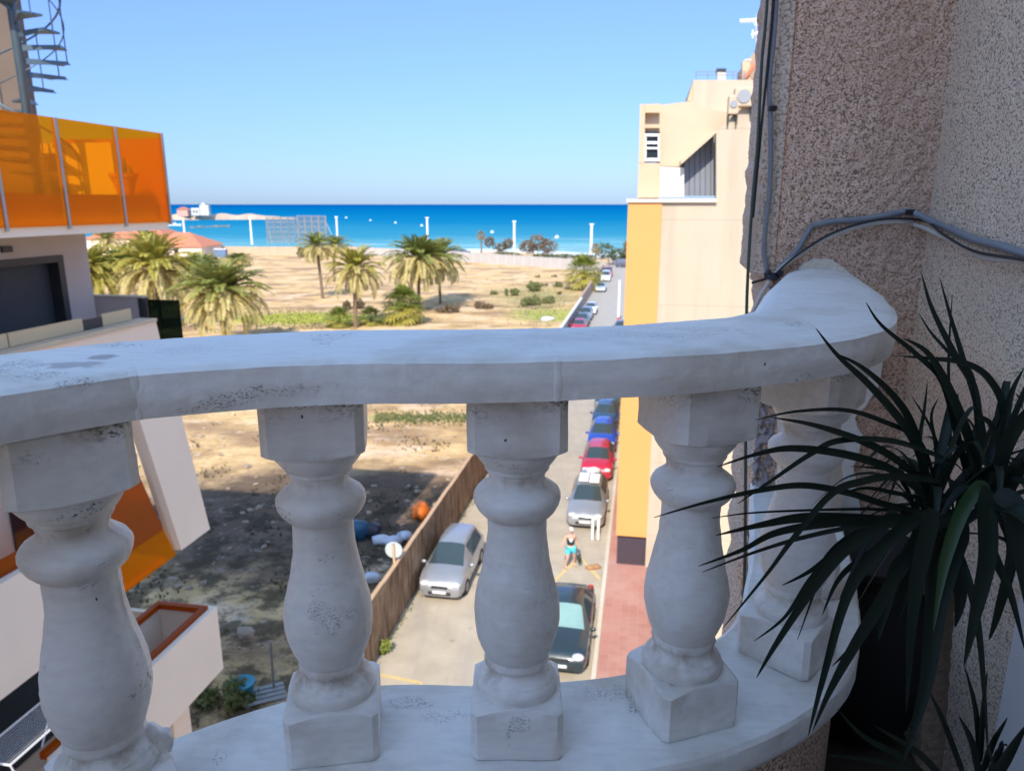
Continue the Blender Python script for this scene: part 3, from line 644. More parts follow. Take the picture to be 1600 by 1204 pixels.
def crown_tree(name, label, loc, blobs, h, mat, nleaf, ls, cat='tree', group=None, trunk=.16, seed=1):
    q = random.Random(seed); t = thing(name, label, cat, loc, 0, group)
    m = MB()
    for (c, r_) in blobs:
        m.tube([(0, 0, -.1), (c[0] * .3, c[1] * .3, h * .4), (c[0] * .8, c[1] * .8, c[2])], [trunk, trunk * .7, trunk * .25], 6)
    m.build('trunk' if cat == 'tree' else 'stem', M['bark_palm'], t)
    a = MB()
    for (c, r_) in blobs:
        rr = r_ if isinstance(r_, tuple) else (r_,) * 3
        for i in range(nleaf):
            d = Vector((q.gauss(0, 1), q.gauss(0, 1), q.gauss(0, 1))).normalized() * q.uniform(.35, 1) ** .5
            d *= 1 + .35 * noise.noise(d * 2 + Vector((seed, 0, 0)))
            p = Vector((c[0] + d.x * rr[0], c[1] + d.y * rr[1], c[2] + d.z * rr[2]))
            u = Vector((q.gauss(0, 1), q.gauss(0, 1), q.gauss(0, 1))).normalized(); v = u.orthogonal().normalized(); s_ = ls * q.uniform(.6, 1.3)
            a.add([p - u * s_, p + v * s_ * .4, p + u * s_, p - v * s_ * .4], [(0, 1, 2, 3)])
    a.build('crown' if cat == 'tree' else 'foliage', M[mat], t, fix=False); return t
crown_tree('bush_tree', 'dark tree with two separate small clumps on the shore behind the panel wall', gp(778, 408), [((-2.2, 0, 5), (1.5, 1.4, 1.3)), ((.6, 0, 3.6), (1.9, 1.5, 1.2)), ((2.6, 0, 4.6), (1.5, 1.3, 1.3))], 4, 'treebrown', 260, .34, seed=3)
crown_tree('round_tree', 'round brownish tree on the shore between the two right-hand lamp columns', gp(840, 411), [((-2.4, 0, 4), (2.4, 2, 1.6)), ((0, 0, 5), (2.9, 2, 2)), ((2.6, 0, 4), (2.3, 2, 1.9))], 4, 'treebrown', 420, .36, seed=4)
crown_tree('green_tree', 'bushy green tree at the far end of the street by the sea', gp(954, 414), [((-1.5, 0, 3.4), (2.4, 2, 2.0)), ((1.8, 0, 2.4), (2.2, 2, 1.6)), ((3.6, 0, 1.6), (1.5, 1.5, 1.2))], 2, 'treeleaf', 420, .34, seed=5)
crown_tree('edge_tree', 'small brownish tree against the corner of the yellow building at the shore', gp(979, 412), [((0, 0, 4.2), (1.1, 1.1, 1.6))], 3, 'treebrown', 260, .3, seed=6)
crown_tree('hedge', 'dark low hedge on the shore behind the right half of the panel wall', gp(880, 412), [((-5, 0, 1.9), (3, 1, .6)), ((0, 0, 1.9), (3.2, 1, .6)), ((5, 0, 1.8), (3, 1, .6)), ((-14, 3, 2.2), (3, 1, .6))], 1, 'treeleaf', 240, .3, 'hedge', seed=7)
crown_tree('green_bush', 'dark bush at the end of the sandy stone wall by the terracotta-roofed house', gp(322, 412), [((0, 0, 1.2), (1.6, 1.2, 1.2)), ((2, 0, .9), (1.2, 1, .9))], 1, 'treeleaf', 300, .3, 'shrub', seed=8)
crown_tree('green_bush', 'dark green bush left of the close pair of palms, against the stone wall', gp(472, 402), [((0, 0, 1.5), (1.5, 1.2, 1.4))], 1, 'treeleaf', 300, .3, 'shrub', seed=9)
sh = [(640, 484, 1.5, 'dark shrub in the shadow at the foot of the drooping centre palm'), (700, 488, 1.3, 'dead brown scrub right of the fan palm in the lot'),
      (757, 482, 1.1, 'dark green shrub alone in the middle of the dry lot'), (772, 460, .6, 'tiny shrub farthest left of the scrub row'),
      (800, 462, 1.3, 'leftmost large shrub of the green scrub band'), (828, 455, 1.5, 'tall shrub in the middle of the green scrub band'),
      (835, 478, 1.5, 'front shrub of the green scrub band, nearest the railing'), (850, 474, 1.3, 'front right shrub of the green scrub band'),
      (833, 446, .9, 'small shrub topmost in the scrub band'), (849, 447, .6, 'tiny shrub right of the topmost one'), (869, 448, 1.0, 'shrub between the scrub band and the green fan palm'),
      (873, 460, .5, 'tiny dry tuft below the shrub near the fan palm'), (866, 433, .5, 'tiny dark tuft near the panel wall, left of the fan palm'), (840, 433, .45, 'tiny dark tuft near the panel wall, left of the other'),
      (550, 482, 1.4, 'brown scrub behind the yellow-green palm trunk'),
      (583, 1018, .45, 'small bright green weed at the foot of the plank fence'), (352, 1098, .75, 'dark weedy bush in the shaded lot beside the turquoise tub')]
q = random.Random(77)
for i, (x, y, s_, l) in enumerate(sh):
    P = G(x, y); crown_tree('shrub', l, tuple(P), [((q.uniform(-1, 1) * s_, q.uniform(-.5, .5) * s_, q.uniform(.2, .6) * s_), tuple(s_ * q.uniform(.22, .62) for _ in range(3))) for k_ in range(6)], s_, 'treebrown' if 'dead' in l or 'brown' in l or 'dry' in l else ('fan' if 'bright' in l else 'shrub'), int(70 + 45 * s_), .09 * s_ + .07, 'shrub', 'shrubs in the sandy lot', .03, seed=20 + i)
# loose stones and scrub: uncountable ground cover
q = random.Random(5); sb = WB()
for i in range(950):
    s, t = q.uniform(13, 60) if i < 450 else q.uniform(60, 150), q.uniform(-34, -9)
    if i >= 450: t = q.uniform(-60, -10)
    P = W(s, t); r_ = q.uniform(.04, .17) * (1 if i % 9 else 1.8); sb.blob(tuple(P + Vector((0, 0, r_ * .2))), (r_ * q.uniform(.8, 1.6), r_, r_ * .6), i, .6, 1.3, 1)
tag(sb.build('rubble', simple('rubble_stone', (.34, .26, .19), .95, .5, 1.5)), kind='stuff')
tf = WB(); td = WB()
for i in range(10000):
    if i < 5200: s, t = q.uniform(13, 46), q.uniform(-32, -9)
    elif i < 7500: P0 = G(q.uniform(380, 560), q.uniform(482, 515)); s, t = ST(P0)
    elif i < 8900: P0 = G(q.gauss(845, 26), q.gauss(472, 16)); s, t = ST(P0)
    else: P0 = G(q.uniform(585, 730), q.gauss(653, 5)); s, t = ST(P0)
    if i < 5200 and noise.noise(Vector((s * .30, t * .30, 3))) < .16: continue
    if t > TF - .7: continue
    P = W(s, t); r_ = q.uniform(.08, .22)
    for k in range(4):
        a = q.uniform(0, 6.28); d = Vector((math.cos(a), math.sin(a), 0)); e = Vector((-d.y, d.x, 0)) * .02
        (td if i < 5200 else tf).add([P - e * 1.6, P + e * 1.6, P + d * r_ * .7 + Vector((0, 0, r_))], [(0, 1, 2)])
tag(td.build('dead_scrub', simple('dead_scrub', (.10, .08, .045), .95, .4, 3), fix=False), kind='stuff')
tag(tf.build('dry_grass', M['shrub'], fix=False), kind='stuff')
q = random.Random(9); st_ = WB()
for i in range(500):
    s = q.uniform(14, 45); t = TF + .08 + abs(q.gauss(0, .12)); P = W(s, t, .005); r_ = q.uniform(.05, .2)
    a = q.uniform(0, 6.28); d = Vector((math.cos(a), math.sin(a), 0)); e = Vector((-d.y, d.x, 0)) * .03
    st_.add([P - e, P + e, P + d * r_ * .6 + Vector((0, 0, r_))], [(0, 1, 2)])
tag(st_.build('verge_weeds', M['shrub'], fix=False), kind='stuff')
# ================================================================ street furniture and fences
t = thing('plank_fence', 'tall brown board fence with a tan capping between the lane and the littered lot', 'fence', tuple(W(14, TF)), SROT)
def fence_mat():
    m, n, b = mk('weathered_brown_boards'); p = pos(n, rot=(0, 0, STREET)); st = nz(n, pos(n, (2.2, 2.2, .35)), 2.2, 6, .7)
    c = mixc(n, ramp(n, st, [(.38, 0), (.62, 1)]), (.13, .075, .04), (.36, .225, .125))
    c = mixc(n, ramp(n, nz(n, pos(n), 1.2, 5), [(.55, 0), (.7, .7)]), c, (.42, .29, .18))
    n.links.new(c, b.inputs['Base Color']); b.inputs['Roughness'].default_value = .95; bump(n, b, st, .6, .03); return m
M['boards'] = fence_mat(); M['tan'] = simple('tan_capping', (.50, .33, .20), .9, .2, 3)
for i in range(22):
    m_ = MB(); y = i * 1.45; z0 = 2.18 + .018 * math.sin(i * 2.1); tl = .015 * math.sin(i * 5)
    m_.box(-.04 + tl, .02 + tl, y + .01, y + 1.43, 0, z0); m_.build('panel', M['boards'], t)
for i in range(23): m_ = MB(); m_.box(-.10, -.041, i * 1.45 - .04, i * 1.45 + .04, 0, 2.12); m_.build('post', M['tan'], t)
for i in range(22):
    m_ = MB(); y = i * 1.45; z0 = 2.18 + .018 * math.sin(i * 2.1); m_.box(-.10, .05, y, y + 1.44, z0, z0 + .05); m_.build('capping', M['tan'], t)
t = thing('concrete_wall', 'low pale concrete wall along the far left side of the street', 'wall', tuple(W(46, TF - .3)), SROT)
m_ = MB(); m_.box(-.12, .12, 0, 58, 0, 1.62); m_.build('wall_body', simple('grey_block_wall', (.36, .33, .30), .95, .2, .8), t)
m_ = MB(); m_.box(-.17, .17, 0, 58, 1.62, 1.74); m_.build('coping', simple('pale_coping', (.66, .62, .56), .9, .1, 1), t)
t = thing('brown_wall', 'brown rubble wall continuing the street edge behind the farthest parked vans', 'wall', tuple(W(104.2, TF - .5)), SROT)
m_ = MB(); m_.box(-.2, .2, 0, 66, 0, 1.8); m_.build('wall_body', simple('brown_rubble', (.40, .28, .20), .95, .35, 1.2, .6, 4), t)
for i in range(14): pass

# round sign seen from the back
P = G(622, 966); t = thing('road_sign', 'round road sign seen from its pale back, on a post by the plank fence', 'road sign', tuple(P), R(-4))
m_ = MB(); m_.tube([(0, 0, 0), (-.03, 0, 1.3), (-.07, 0, 2.9)], .042, 10); m_.build('post', M['tan'], t, smooth=True)
m_ = MB(); Mx = Matrix.Translation((-.07, .07, 2.66)) @ Matrix.Rotation(R(90), 4, 'X'); m_.lathe([(.30, -.012), (.31, 0), (.30, .012)], 40, Mx)
m_.build('disc', simple('pale_sign_back', (.52, .58, .58), .4, .06, 4), t, auto=30)
m_ = MB(); m_.box(-.11, -.03, .01, .055, 2.4, 2.92); m_.build('bracket', M['gray_metal'], t)
# slim white pole with a red foot on the street
P = G(966, 504); t = thing('barrier_pole', 'slim white pole with a red foot standing in the far street beside the yellow building', 'pole', tuple(P))
m_ = MB(); m_.lathe([(.15, .7), (.14, 5.2), (.1, 5.3)], 12); m_.build('shaft', M['white_metal'], t)
m_ = MB(); m_.lathe([(.24, 0), (.24, .25), (.17, .3), (.17, .7)], 12); m_.build('foot', simple('red_paint', (.6, .07, .05), .5, .1, 3), t)
# two white bollards
bo = None
for (x, y, l) in ((925.5, 843, 'left one of the two thin white bollards before the silver estate car'), (934.5, 843, 'right one of the two thin white bollards before the silver estate car')):
    if bo is None:
        bo = thing('bollard', l, 'bollard', tuple(G(x, y)), 0, 'white bollards on the road')
        m_ = MB(); m_.lathe([(.065, .02), (.06, .95), (.045, 1.0), (.01, 1.02)], 14); m_.build('tube', M['white_metal'], bo, auto=40)
        m_ = MB(); m_.lathe([(.11, 0), (.11, .02), (.07, .03)], 14); m_.build('base_plate', M['gray_metal'], bo)
    else: dup(bo, tuple(G(x, y)), 0, l)

# ================================================================ cars
def car_parts(kind, paint, name, label, loc, rz, group, detail=True, roofload=False):
    L, Wd, H = dict(hatch=(3.95, 1.70, 1.47), mpv=(4.2, 1.74, 1.60), sedan=(4.45, 1.76, 1.42), estate=(4.45, 1.74, 1.50), van=(4.6, 1.85, 1.95))[kind]
    w_ = Wd / 2
    b = .92 if kind != 'van' else 1.15
    if kind in ('mpv', 'hatch'):
        S = [(-.5, .48, .54, .74, .58), (-.487, .64, .69, .88, .68), (-.44, .76, .84, .97, .72), (-.36, .86, .95, 1, .74), (-.25, b, 1.03, 1, .76), (-.05, b + .02, H - .05, 1, .62), (.06, b + .03, H, 1, .64), (.24, b + .05, H - .01, 1, .63), (.39, b + .07, H - .08, .98, .60), (.465, b, 1.02, .96, .66), (.492, .78, .86, .94, .66), (.5, .48, .54, .88, .6)]
    elif kind == 'sedan':
        S = [(-.5, .46, .52, .74, .58), (-.488, .60, .65, .88, .68), (-.44, .72, .79, .97, .72), (-.35, .82, .89, 1, .74), (-.20, b - .02, .96, 1, .76), (-.02, b, H - .04, 1, .60), (.08, b + .02, H, 1, .62), (.20, b + .02, H - .02, 1, .61), (.29, b + .03, H - .12, .99, .58), (.40, b, .98, .98, .72), (.485, .80, .90, .94, .70), (.5, .48, .54, .88, .6)]
    elif kind == 'estate':
        S = [(-.5, .46, .52, .74, .58), (-.488, .62, .67, .88, .68), (-.44, .74, .82, .97, .72), (-.35, .84, .92, 1, .74), (-.22, b - .01, .99, 1, .76), (-.04, b + .01, H - .05, 1, .62), (.06, b + .02, H, 1, .64), (.26, b + .03, H, 1, .63), (.42, b + .05, H - .07, .98, .61), (.475, b, 1.02, .96, .68), (.495, .78, .86, .94, .66), (.5, .48, .54, .88, .6)]
    else:
        S = [(-.5, .5, .58, .8, .62), (-.49, .75, .82, .92, .72), (-.45, .92, 1.0, .98, .76), (-.40, 1.0, 1.08, 1, .78), (-.33, b, 1.22, 1, .8), (-.20, b + .02, H - .06, 1, .78), (-.1, b + .02, H, 1, .80), (.24, b + .02, H, 1, .80), (.46, b + .02, H - .03, .99, .79), (.488, b, 1.3, .98, .80), (.496, .9, 1.0, .96, .80), (.5, .5, .58, .9, .7)]
    root = thing(name, label, 'car' if kind != 'van' else 'van', loc, rz, group)
    bm = bmesh.new(); rows = []
    for (fy, be, zt, fw, xr) in S:
        y = fy * L; hw = w_ * fw; xx = hw * xr; sill = .22 if abs(fy) < .48 else .26
        half = [(hw * .92, sill), (hw, sill + .12), (hw * 1.0, sill + (be - sill) * .62), (hw * .975, be), (xx * 1.04, be + (zt - be) * .86), (xx * .86, zt), (0, zt + .02)]
        if zt - be > .3: half[4] = (xx * 1.02, zt - .07)
        pts = [(-x, z) for x, z in half] + [(x, z) for x, z in half[:-1][::-1]]
        rows.append([bm.verts.new((x, y, z)) for x, z in pts])
    F = {}
    for i in range(len(rows) - 1):
        for j in range(12): F[(i, j)] = bm.faces.new((rows[i][j], rows[i][j + 1], rows[i + 1][j + 1], rows[i + 1][j]))
        bm.faces.new((rows[i][12], rows[i][0], rows[i + 1][0], rows[i + 1][12]))
    bm.faces.new(rows[0]); bm.faces.new(rows[-1][::-1])
    groups = {'windscreen': [(4, j) for j in (4, 5, 6, 7)], 'rear_window': [(8, j) for j in (4, 5, 6, 7)],
              'side_window': [(5, 3), (6, 3), (7, 3)], 'side_window2': [(5, 8), (6, 8), (7, 8)]}
    if kind == 'van': groups['side_window'] = [(5, 3)]; groups['side_window2'] = [(5, 8)]; groups.pop('rear_window')
    keep = {}
    for k, ids in groups.items():
        fs = [F[i] for i in ids]; r_ = bmesh.ops.inset_region(bm, faces=fs, thickness=.045, depth=0, use_even_offset=True)
        keep[k] = fs
    gm = {}
    for k, fs in keep.items():
        g_ = MB(); idx = {}
        for f in fs:
            for v in f.verts:
                if v not in idx: idx[v] = len(g_.v); g_.v.append(tuple(v.co))
            g_.f.append(tuple(idx[v] for v in f.verts)); g_.m.append(0)
        gm[k] = g_
    allf = [f for fs in keep.values() for f in fs]
    bmesh.ops.delete(bm, geom=allf, context='FACES_ONLY'); bmesh.ops.recalc_face_normals(bm, faces=bm.faces)
    me = bpy.data.meshes.new('body'); bm.to_mesh(me); bm.free(); me.materials.append(paint)
    me.polygons.foreach_set('use_smooth', [True] * len(me.polygons)); me.set_sharp_from_angle(angle=R(38))
    o = bpy.data.objects.new('body', me); COL.objects.link(o); o.parent = root
    for k, g_ in gm.items(): g_.build(k.replace('2', ''), M['carglass'], root, smooth=True)
    for sx in (-1, 1):
        for sy in (-1, 1):
            Mx = Matrix.Translation((sx * (w_ - .085), sy * L * .305, .31)) @ Matrix.Rotation(R(90), 4, 'Y')
            m = MB(); m.lathe([(.2, -.1), (.30, -.1), (.315, -.06), (.315, .07), (.30, .105), (.2, .105)], 20, Mx); wh = m.build('wheel', M['rubber'], root, auto=40)
            m = MB(); m.lathe([(.02, .11 * sx), (.19, .108 * sx), (.2, .09 * sx)], 10, Mx); m.build('rim', M['gray_metal'], wh)
        if detail:
            m = MB(); m.blob((sx * w_ * .68, -L * .468, .70 if kind != 'van' else .86), (.20, .17, .10), 1, 0, 1, 2, Matrix.Identity(4)); m.build('headlight', M['lamp_glass'], root, smooth=True)
            m = MB(); m.blob((sx * (w_ + .09), -L * (.19 if kind != 'van' else .29), b + .04), (.11, .07, .08), 1, 0); m.build('mirror', paint, root, smooth=True)
            m = MB(); m.blob((sx * w_ * .8, L * .485, .82), (.1, .05, .12), 1, 0); m.build('tail_light', M['tail'], root, smooth=True)
    if detail:
        m = MB(); m.box(-w_ * .50, w_ * .50, -L * .5 - .014, -L * .5 + .05, .31, .45); m.box(-w_ * .36, w_ * .36, -L * .497 - .012, -L * .48, .56, .66); m.build('grille', M['dark'], root, bevel=.01)
        m = MB(); m.box(-.26, .26, -L * .5 - .03, -L * .5 - .013, .38, .48); m.build('number_plate', M['white_metal'], root)
        m = MB(); m.box(-w_ * .7, w_ * .7, -L * .5 + .02, -L * .48, .24, .30); m.build('bumper_trim', M['dark'], root)
    return root, L, H
M['carglass'] = simple('tinted_car_glass', (.035, .055, .06), .06, .2, .8, spec=.9)
M['carglass_pale'] = simple('sunshade_behind_windscreen', (.22, .36, .34), .2, .2, 2, spec=.7)
M['lamp_glass'] = simple('clear_lamp_lens', (.60, .62, .64), .15, .1, 20, spec=.8); M['tail'] = simple('red_lamp_lens', (.4, .02, .02), .2, .1, 8)
PC = dict(silver=(.36, .37, .39), darkgreen=(.018, .035, .045), red=(.50, .015, .05), blue=(.01, .06, .42), navy=(.012, .05, .13), teal=(.012, .07, .09), white=(.78, .78, .76), grey=(.10, .11, .15), palesilver=(.55, .60, .66))
PM = {k: carpaint(k + '_car_paint', v, .5 if 'silver' in k else .15) for k, v in PC.items()}
def car(kind, col, front_s, tt, label, dr=0, group='cars parked along the right kerb', **k):
    L = dict(hatch=3.95, mpv=4.2, sedan=4.45, estate=4.45, van=4.6)[kind]
    return car_parts(kind, PM[col], 'parked_car' if kind != 'van' else 'parked_van', label, tuple(W(front_s + L / 2, tt, .004)), SROT + R(dr), group, **k)[0]
car('mpv', 'silver', 24.0, -7.02, 'silver people carrier parked alone against the plank fence, facing the viewer', 0, 'cars parked on the left of the street')
c0 = car('sedan', 'darkgreen', 20.3, -2.12, 'dark saloon nearest on the right, with a pale sunshade behind its windscreen')
for ch in c0.children:
    if ch.name.startswith('windscreen'): ch.data.materials[0] = M['carglass_pale']; ch['label'] = 'windscreen with a pale green-white sunshade behind it'
ce = car('estate', 'silver', 31.2, -2.16, 'silver estate car with white packages on its roof, behind the white bollards')
pk = WB(); RM = ce.matrix_basis
pk.box(-.50, -.03, -.1, .9, 1.56, 1.66, RM); pk.box(.02, .5, -.2, .8, 1.56, 1.68, RM)
tag(pk.build('roof_package', M['white_metal'], bevel=.03), 'flat white packages lying on the roof of the silver estate car', 'package')
pk = WB(); pk.blob((.08, 1.35, 1.64), (.42, .28, .16), 3, .4, 2, 2, RM)
tag(pk.build('white_bundle', M['debris_white'], smooth=True), 'crumpled white bundle at the rear of the roof of the silver estate car', 'bundle')
car('hatch', 'red', 37.3, -2.05, 'crimson red hatchback parked behind the silver estate car')
car('hatch', 'blue', 41.9, -2.05, 'bright blue hatchback behind the crimson car')
car('hatch', 'navy', 46.4, -2.10, 'navy blue hatchback between the bright blue car and the teal one')
car('sedan', 'teal', 51.0, -2.2, 'dark teal saloon just below the rail, farthest of the near row')
car('hatch', 'grey', 83, -2.25, 'dark car peeping out beside the yellow building near the white pole with the red foot')
gl = 'cars parked on the left of the street'
car('hatch', 'red', 83.4, -7.15, 'red car barely showing above the rail, nearest of the far left row', 0, gl)
car('sedan', 'grey', 88.2, -7.2, 'dark grey car second in the far left row, behind the red one', 0, gl)
car('estate', 'silver', 93.4, -7.15, 'silver car in the far left row between the dark grey and the white one', 0, gl)
car('hatch', 'white', 98.8, -6.9, 'white car at the front end of the far left row', 0, gl)
car('sedan', 'palesilver', 125.5, -7.1, 'pale blue-silver car alone before the white van', 0, gl)
car('van', 'white', 143, -7.2, 'white van behind the pale blue-silver car at the end of the street', 0, gl)
car('van', 'red', 152, -7.25, 'red van behind the white van at the end of the street', 0, gl, detail=False)
car('van', 'grey', 176, -4.3, 'dark van at the far end of the street by the yellow building', 90, gl, detail=False)
for i, (x, y, l) in enumerate(((712, 396, 'dark car on the promenade behind the left end of the panel wall'), (725, 397, 'second dark car on the promenade behind the left part of the panel wall'))):
    P = G(x, y); car_parts('hatch', PM['grey'], 'parked_car', l, tuple(P), SROT + R(80), 'cars on the promenade', detail=False)

# ================================================================ person
def skin(name, V, E, rad, mat, parent, sub=2):
    me = bpy.data.meshes.new(name); me.from_pydata(V, E, []); o = bpy.data.objects.new(name, me); COL.objects.link(o)
    sm = o.modifiers.new('skin', 'SKIN'); sm.use_smooth_shade = True
    for v, r_ in zip(me.skin_vertices[0].data, rad): v.radius = r_ if isinstance(r_, tuple) else (r_, r_)
    me.skin_vertices[0].data[0].use_root = True
    s_ = o.modifiers.new('sub', 'SUBSURF'); s_.levels = sub; s_.render_levels = sub; me.materials.append(mat); o.parent = parent; return o
P = G(891, 886)
pr = thing('person', 'person in dark tank top and turquoise shorts walking in the road beside the parked cars', 'person', (P.x, P.y, .004), R(12))
M['skin'] = simple('sun_tanned_skin', (.62, .36, .25), .6, .06, 5)
V = [(0, 0, .95), (0, 0, 1.15), (0, -.01, 1.38), (0, -.01, 1.49), (0, -.03, 1.58), (0, -.03, 1.70),
     (-.10, 0, .90), (-.17, -.14, .50), (-.20, .0, .10), (-.20, -.12, .04), (.10, 0, .90), (.17, .02, .49), (.21, .16, .12), (.22, .05, .05),
     (-.19, 0, 1.40), (-.33, -.06, 1.18), (-.42, -.24, 1.10), (-.45, -.30, 1.09), (.19, 0, 1.40), (.27, .06, 1.14), (.31, .0, .92), (.32, -.02, .85)]
E = [(0, 1), (1, 2), (2, 3), (3, 4), (4, 5), (0, 6), (6, 7), (7, 8), (8, 9), (0, 10), (10, 11), (11, 12), (12, 13), (2, 14), (14, 15), (15, 16), (16, 17), (2, 18), (18, 19), (19, 20), (20, 21)]
rad = [(.14, .10), (.13, .10), (.15, .10), .055, .085, .075, .095, .062, .042, .04, .095, .062, .042, .04, .06, .045, .035, .035, .06, .045, .035, .035]
for (hi, dx, dy, dz) in ((17, -.03, -.045, 0), (21, .005, -.01, -.06)):
    for k in range(5):
        o_ = (k - 2) * .018; b0 = Vector(V[hi]); d = Vector((dx, dy, dz)).normalized(); sd = Vector((0, 1, 0)) if hi == 21 else Vector((.6, -.4, .5)).normalized()
        a_ = b0 + sd * o_ * 1.2 + d * (.035 if k else .0); c_ = a_ + d * (.055 - .006 * abs(k - 2)) + sd * (o_ * .3 if k else -.03)
        V += [tuple(a_), tuple(c_)]; E += [(hi, len(V) - 2), (len(V) - 2, len(V) - 1)]; rad += [.011, .009]
skin('body', V, E, rad, M['skin'], pr)
skin('tank_top', [(0, 0, .96), (0, 0, 1.15), (0, -.01, 1.36), (-.13, 0, 1.43), (.13, 0, 1.43)], [(0, 1), (1, 2), (2, 3), (2, 4)], [(.185, .135), (.17, .13), (.185, .13), (.06, .07), (.06, .07)], simple('black_cotton', (.02, .025, .035), .9, .2, 9), pr)
skin('shorts', [(0, 0, .96), (-.11, -.02, .86), (-.16, -.09, .62), (.11, 0, .86), (.16, .01, .62)], [(0, 1), (1, 2), (0, 3), (3, 4)], [(.175, .13), .12, .11, .12, .11], simple('turquoise_cotton', (.10, .60, .66), .85, .1, 9), pr)
m_ = MB(); m_.blob((0, -.02, 1.73), (.095, .11, .075), 1, .08, 2, 2); m_.box(-.07, .07, -.2, -.09, 1.70, 1.715); m_.build('cap', simple('pale_cap', (.72, .60, .56), .8, .05, 5), pr, smooth=True)
m_ = MB()
m_.blob((0, -.135, 1.60), (.012, .016, .02), 1, 0); m_.build('nose', M['skin'], pr, smooth=True)
m_ = MB(); m_.blob((-.03, -.118, 1.63), .009, 1, 0, 1, 1); m_.blob((.03, -.118, 1.63), .009, 1, 0, 1, 1); m_.box(-.025, .025, -.122, -.112, 1.562, 1.57); m_.build('eyes_and_mouth', M['dark'], pr)
m_ = MB(); m_.blob((-.03, -.145, 1.27), (.075, .02, .085), 5, .5, 3, 2); m_.build('white_print', M['white_metal'], pr, smooth=True)
m_ = MB(); m_.blob((-.09, 0, 1.60), (.014, .025, .035), 1, 0); m_.blob((.09, 0, 1.60), (.014, .025, .035), 1, 0); m_.build('ears', M['skin'], pr, smooth=True)
m_ = MB(); m_.blob((-.2, -.12, .035), (.05, .13, .04), 1, 0); m_.blob((.22, .06, .04), (.05, .13, .04), 1, 0); m_.build('shoes', M['tan'], pr, smooth=True)
tb = thing('shopping_bag', 'dark bag held at the side of the walking person', 'bag', (P.x + .36, P.y - .06, .45))
m_ = MB(); m_.blob((0, 0, 0), (.09, .15, .2), 3, .3, 2, 2); m_.build('sack', M['dark'], tb, smooth=True)
m_ = MB(); m_.tube([(0, -.07, .15), (0, -.03, .34), (-.02, 0, .39), (0, .03, .34), (0, .07, .15)], .008, 5); m_.build('handle', M['dark'], tb)
# litter
q = random.Random(3)
def lump(name, cat, label, px, r_, mat, n=1, seed=0, lift=.6):
    m = WB(); P = G(*px)
    for i in range(n): m.blob((P.x + (i - (n - 1) / 2) * r_[0] * 1.3, P.y + q.uniform(-.1, .1), r_[2] * lift), r_, seed + i, .55, 2.2, 2)
    return tag(m.build(name, mat, smooth=True), label, cat)
lump('crumpled_cardboard', 'litter', 'small crumpled brown litter on the road right of the walking person', (927, 888), (.20, .13, .13), simple('brown_card', (.36, .2, .10), .9, .3, 9), 2, 3)
lump('rubbish_bag', 'rubbish bag', 'big dark blue bundle of rubbish in the shaded lot, left of the white bags', (561, 838), (.62, .45, .5), simple('blue_tarpaulin', (.02, .10, .18), .4, .3, 3), 1, 8)
lump('rubbish_bag', 'rubbish bag', 'smaller black and white bundle touching the right side of the dark blue one', (580, 838), (.42, .35, .4), simple('black_bag', (.03, .035, .05), .35, .3, 5), 1, 18)
lump('plastic_bag', 'rubbish bag', 'pair of pale plastic bags lying in the shaded lot, nearer the round sign', (606, 848), (.42, .3, .24), M['debris_white'], 2, 28)
lump('plastic_bag', 'rubbish bag', 'pale plastic bag against the plank fence in the shaded lot', (634, 841), (.42, .3, .26), M['debris_white'], 1, 38)
lump('orange_sheet', 'litter', 'bright orange crumpled sheet in the lot against the plank fence', (657, 806), (.42, .75, .42), simple('orange_plastic', (.85, .20, .02), .6, .15, 3), 1, 48)
lump('plastic_bag', 'litter', 'pale scrap of litter at the left foot of the round sign, in the lot', (582, 905), (.4, .3, .2), M['debris_white'], 1, 58)
lump('white_stone', 'stone', 'pale boulder in the green corner of the lot near the street', (856, 501), (1.0, .6, .35), M['debris_white'], 1, 60)
t = thing('plastic_tub', 'round turquoise tub in the weeds of the shaded lot', 'tub', tuple(G(380, 1086)))
m_ = MB(); m_.lathe([(.28, 0), (.36, .42), (.39, .43), (.39, .47), (.34, .46), (.02, .41)], 24); m_.build('tub_body', simple('turquoise_plastic', (.03, .24, .32), .4, .1, 4), t, auto=40)
t = thing('thin_post', 'thin leaning grey post in the shaded lot behind the weeds', 'post', tuple(G(428, 1078)))
m_ = MB(); m_.tube([(0, 0, -.1), (.03, 0, 1.7)], .035, 8); m_.build('rod', M['gray_metal'], t)
m_ = MB(); m_.box(-.06, .06, -.06, .06, 0, .05); m_.build('footing', M['gray_metal'], t)
t = thing('pallet', 'pale boards lying beside the turquoise tub in the shaded lot', 'boards', tuple(G(415, 1100)), .4)
for k in range(4): m_ = MB(); m_.box(-.6, .6, k * .22, k * .22 + .16, .06, .09); m_.build('board', M['lattice'], t)
m_ = MB(); m_.box(-.55, -.45, 0, .8, 0, .059); m_.box(.45, .55, 0, .8, 0, .059); m_.build('bearer', M['gray_metal'], t)
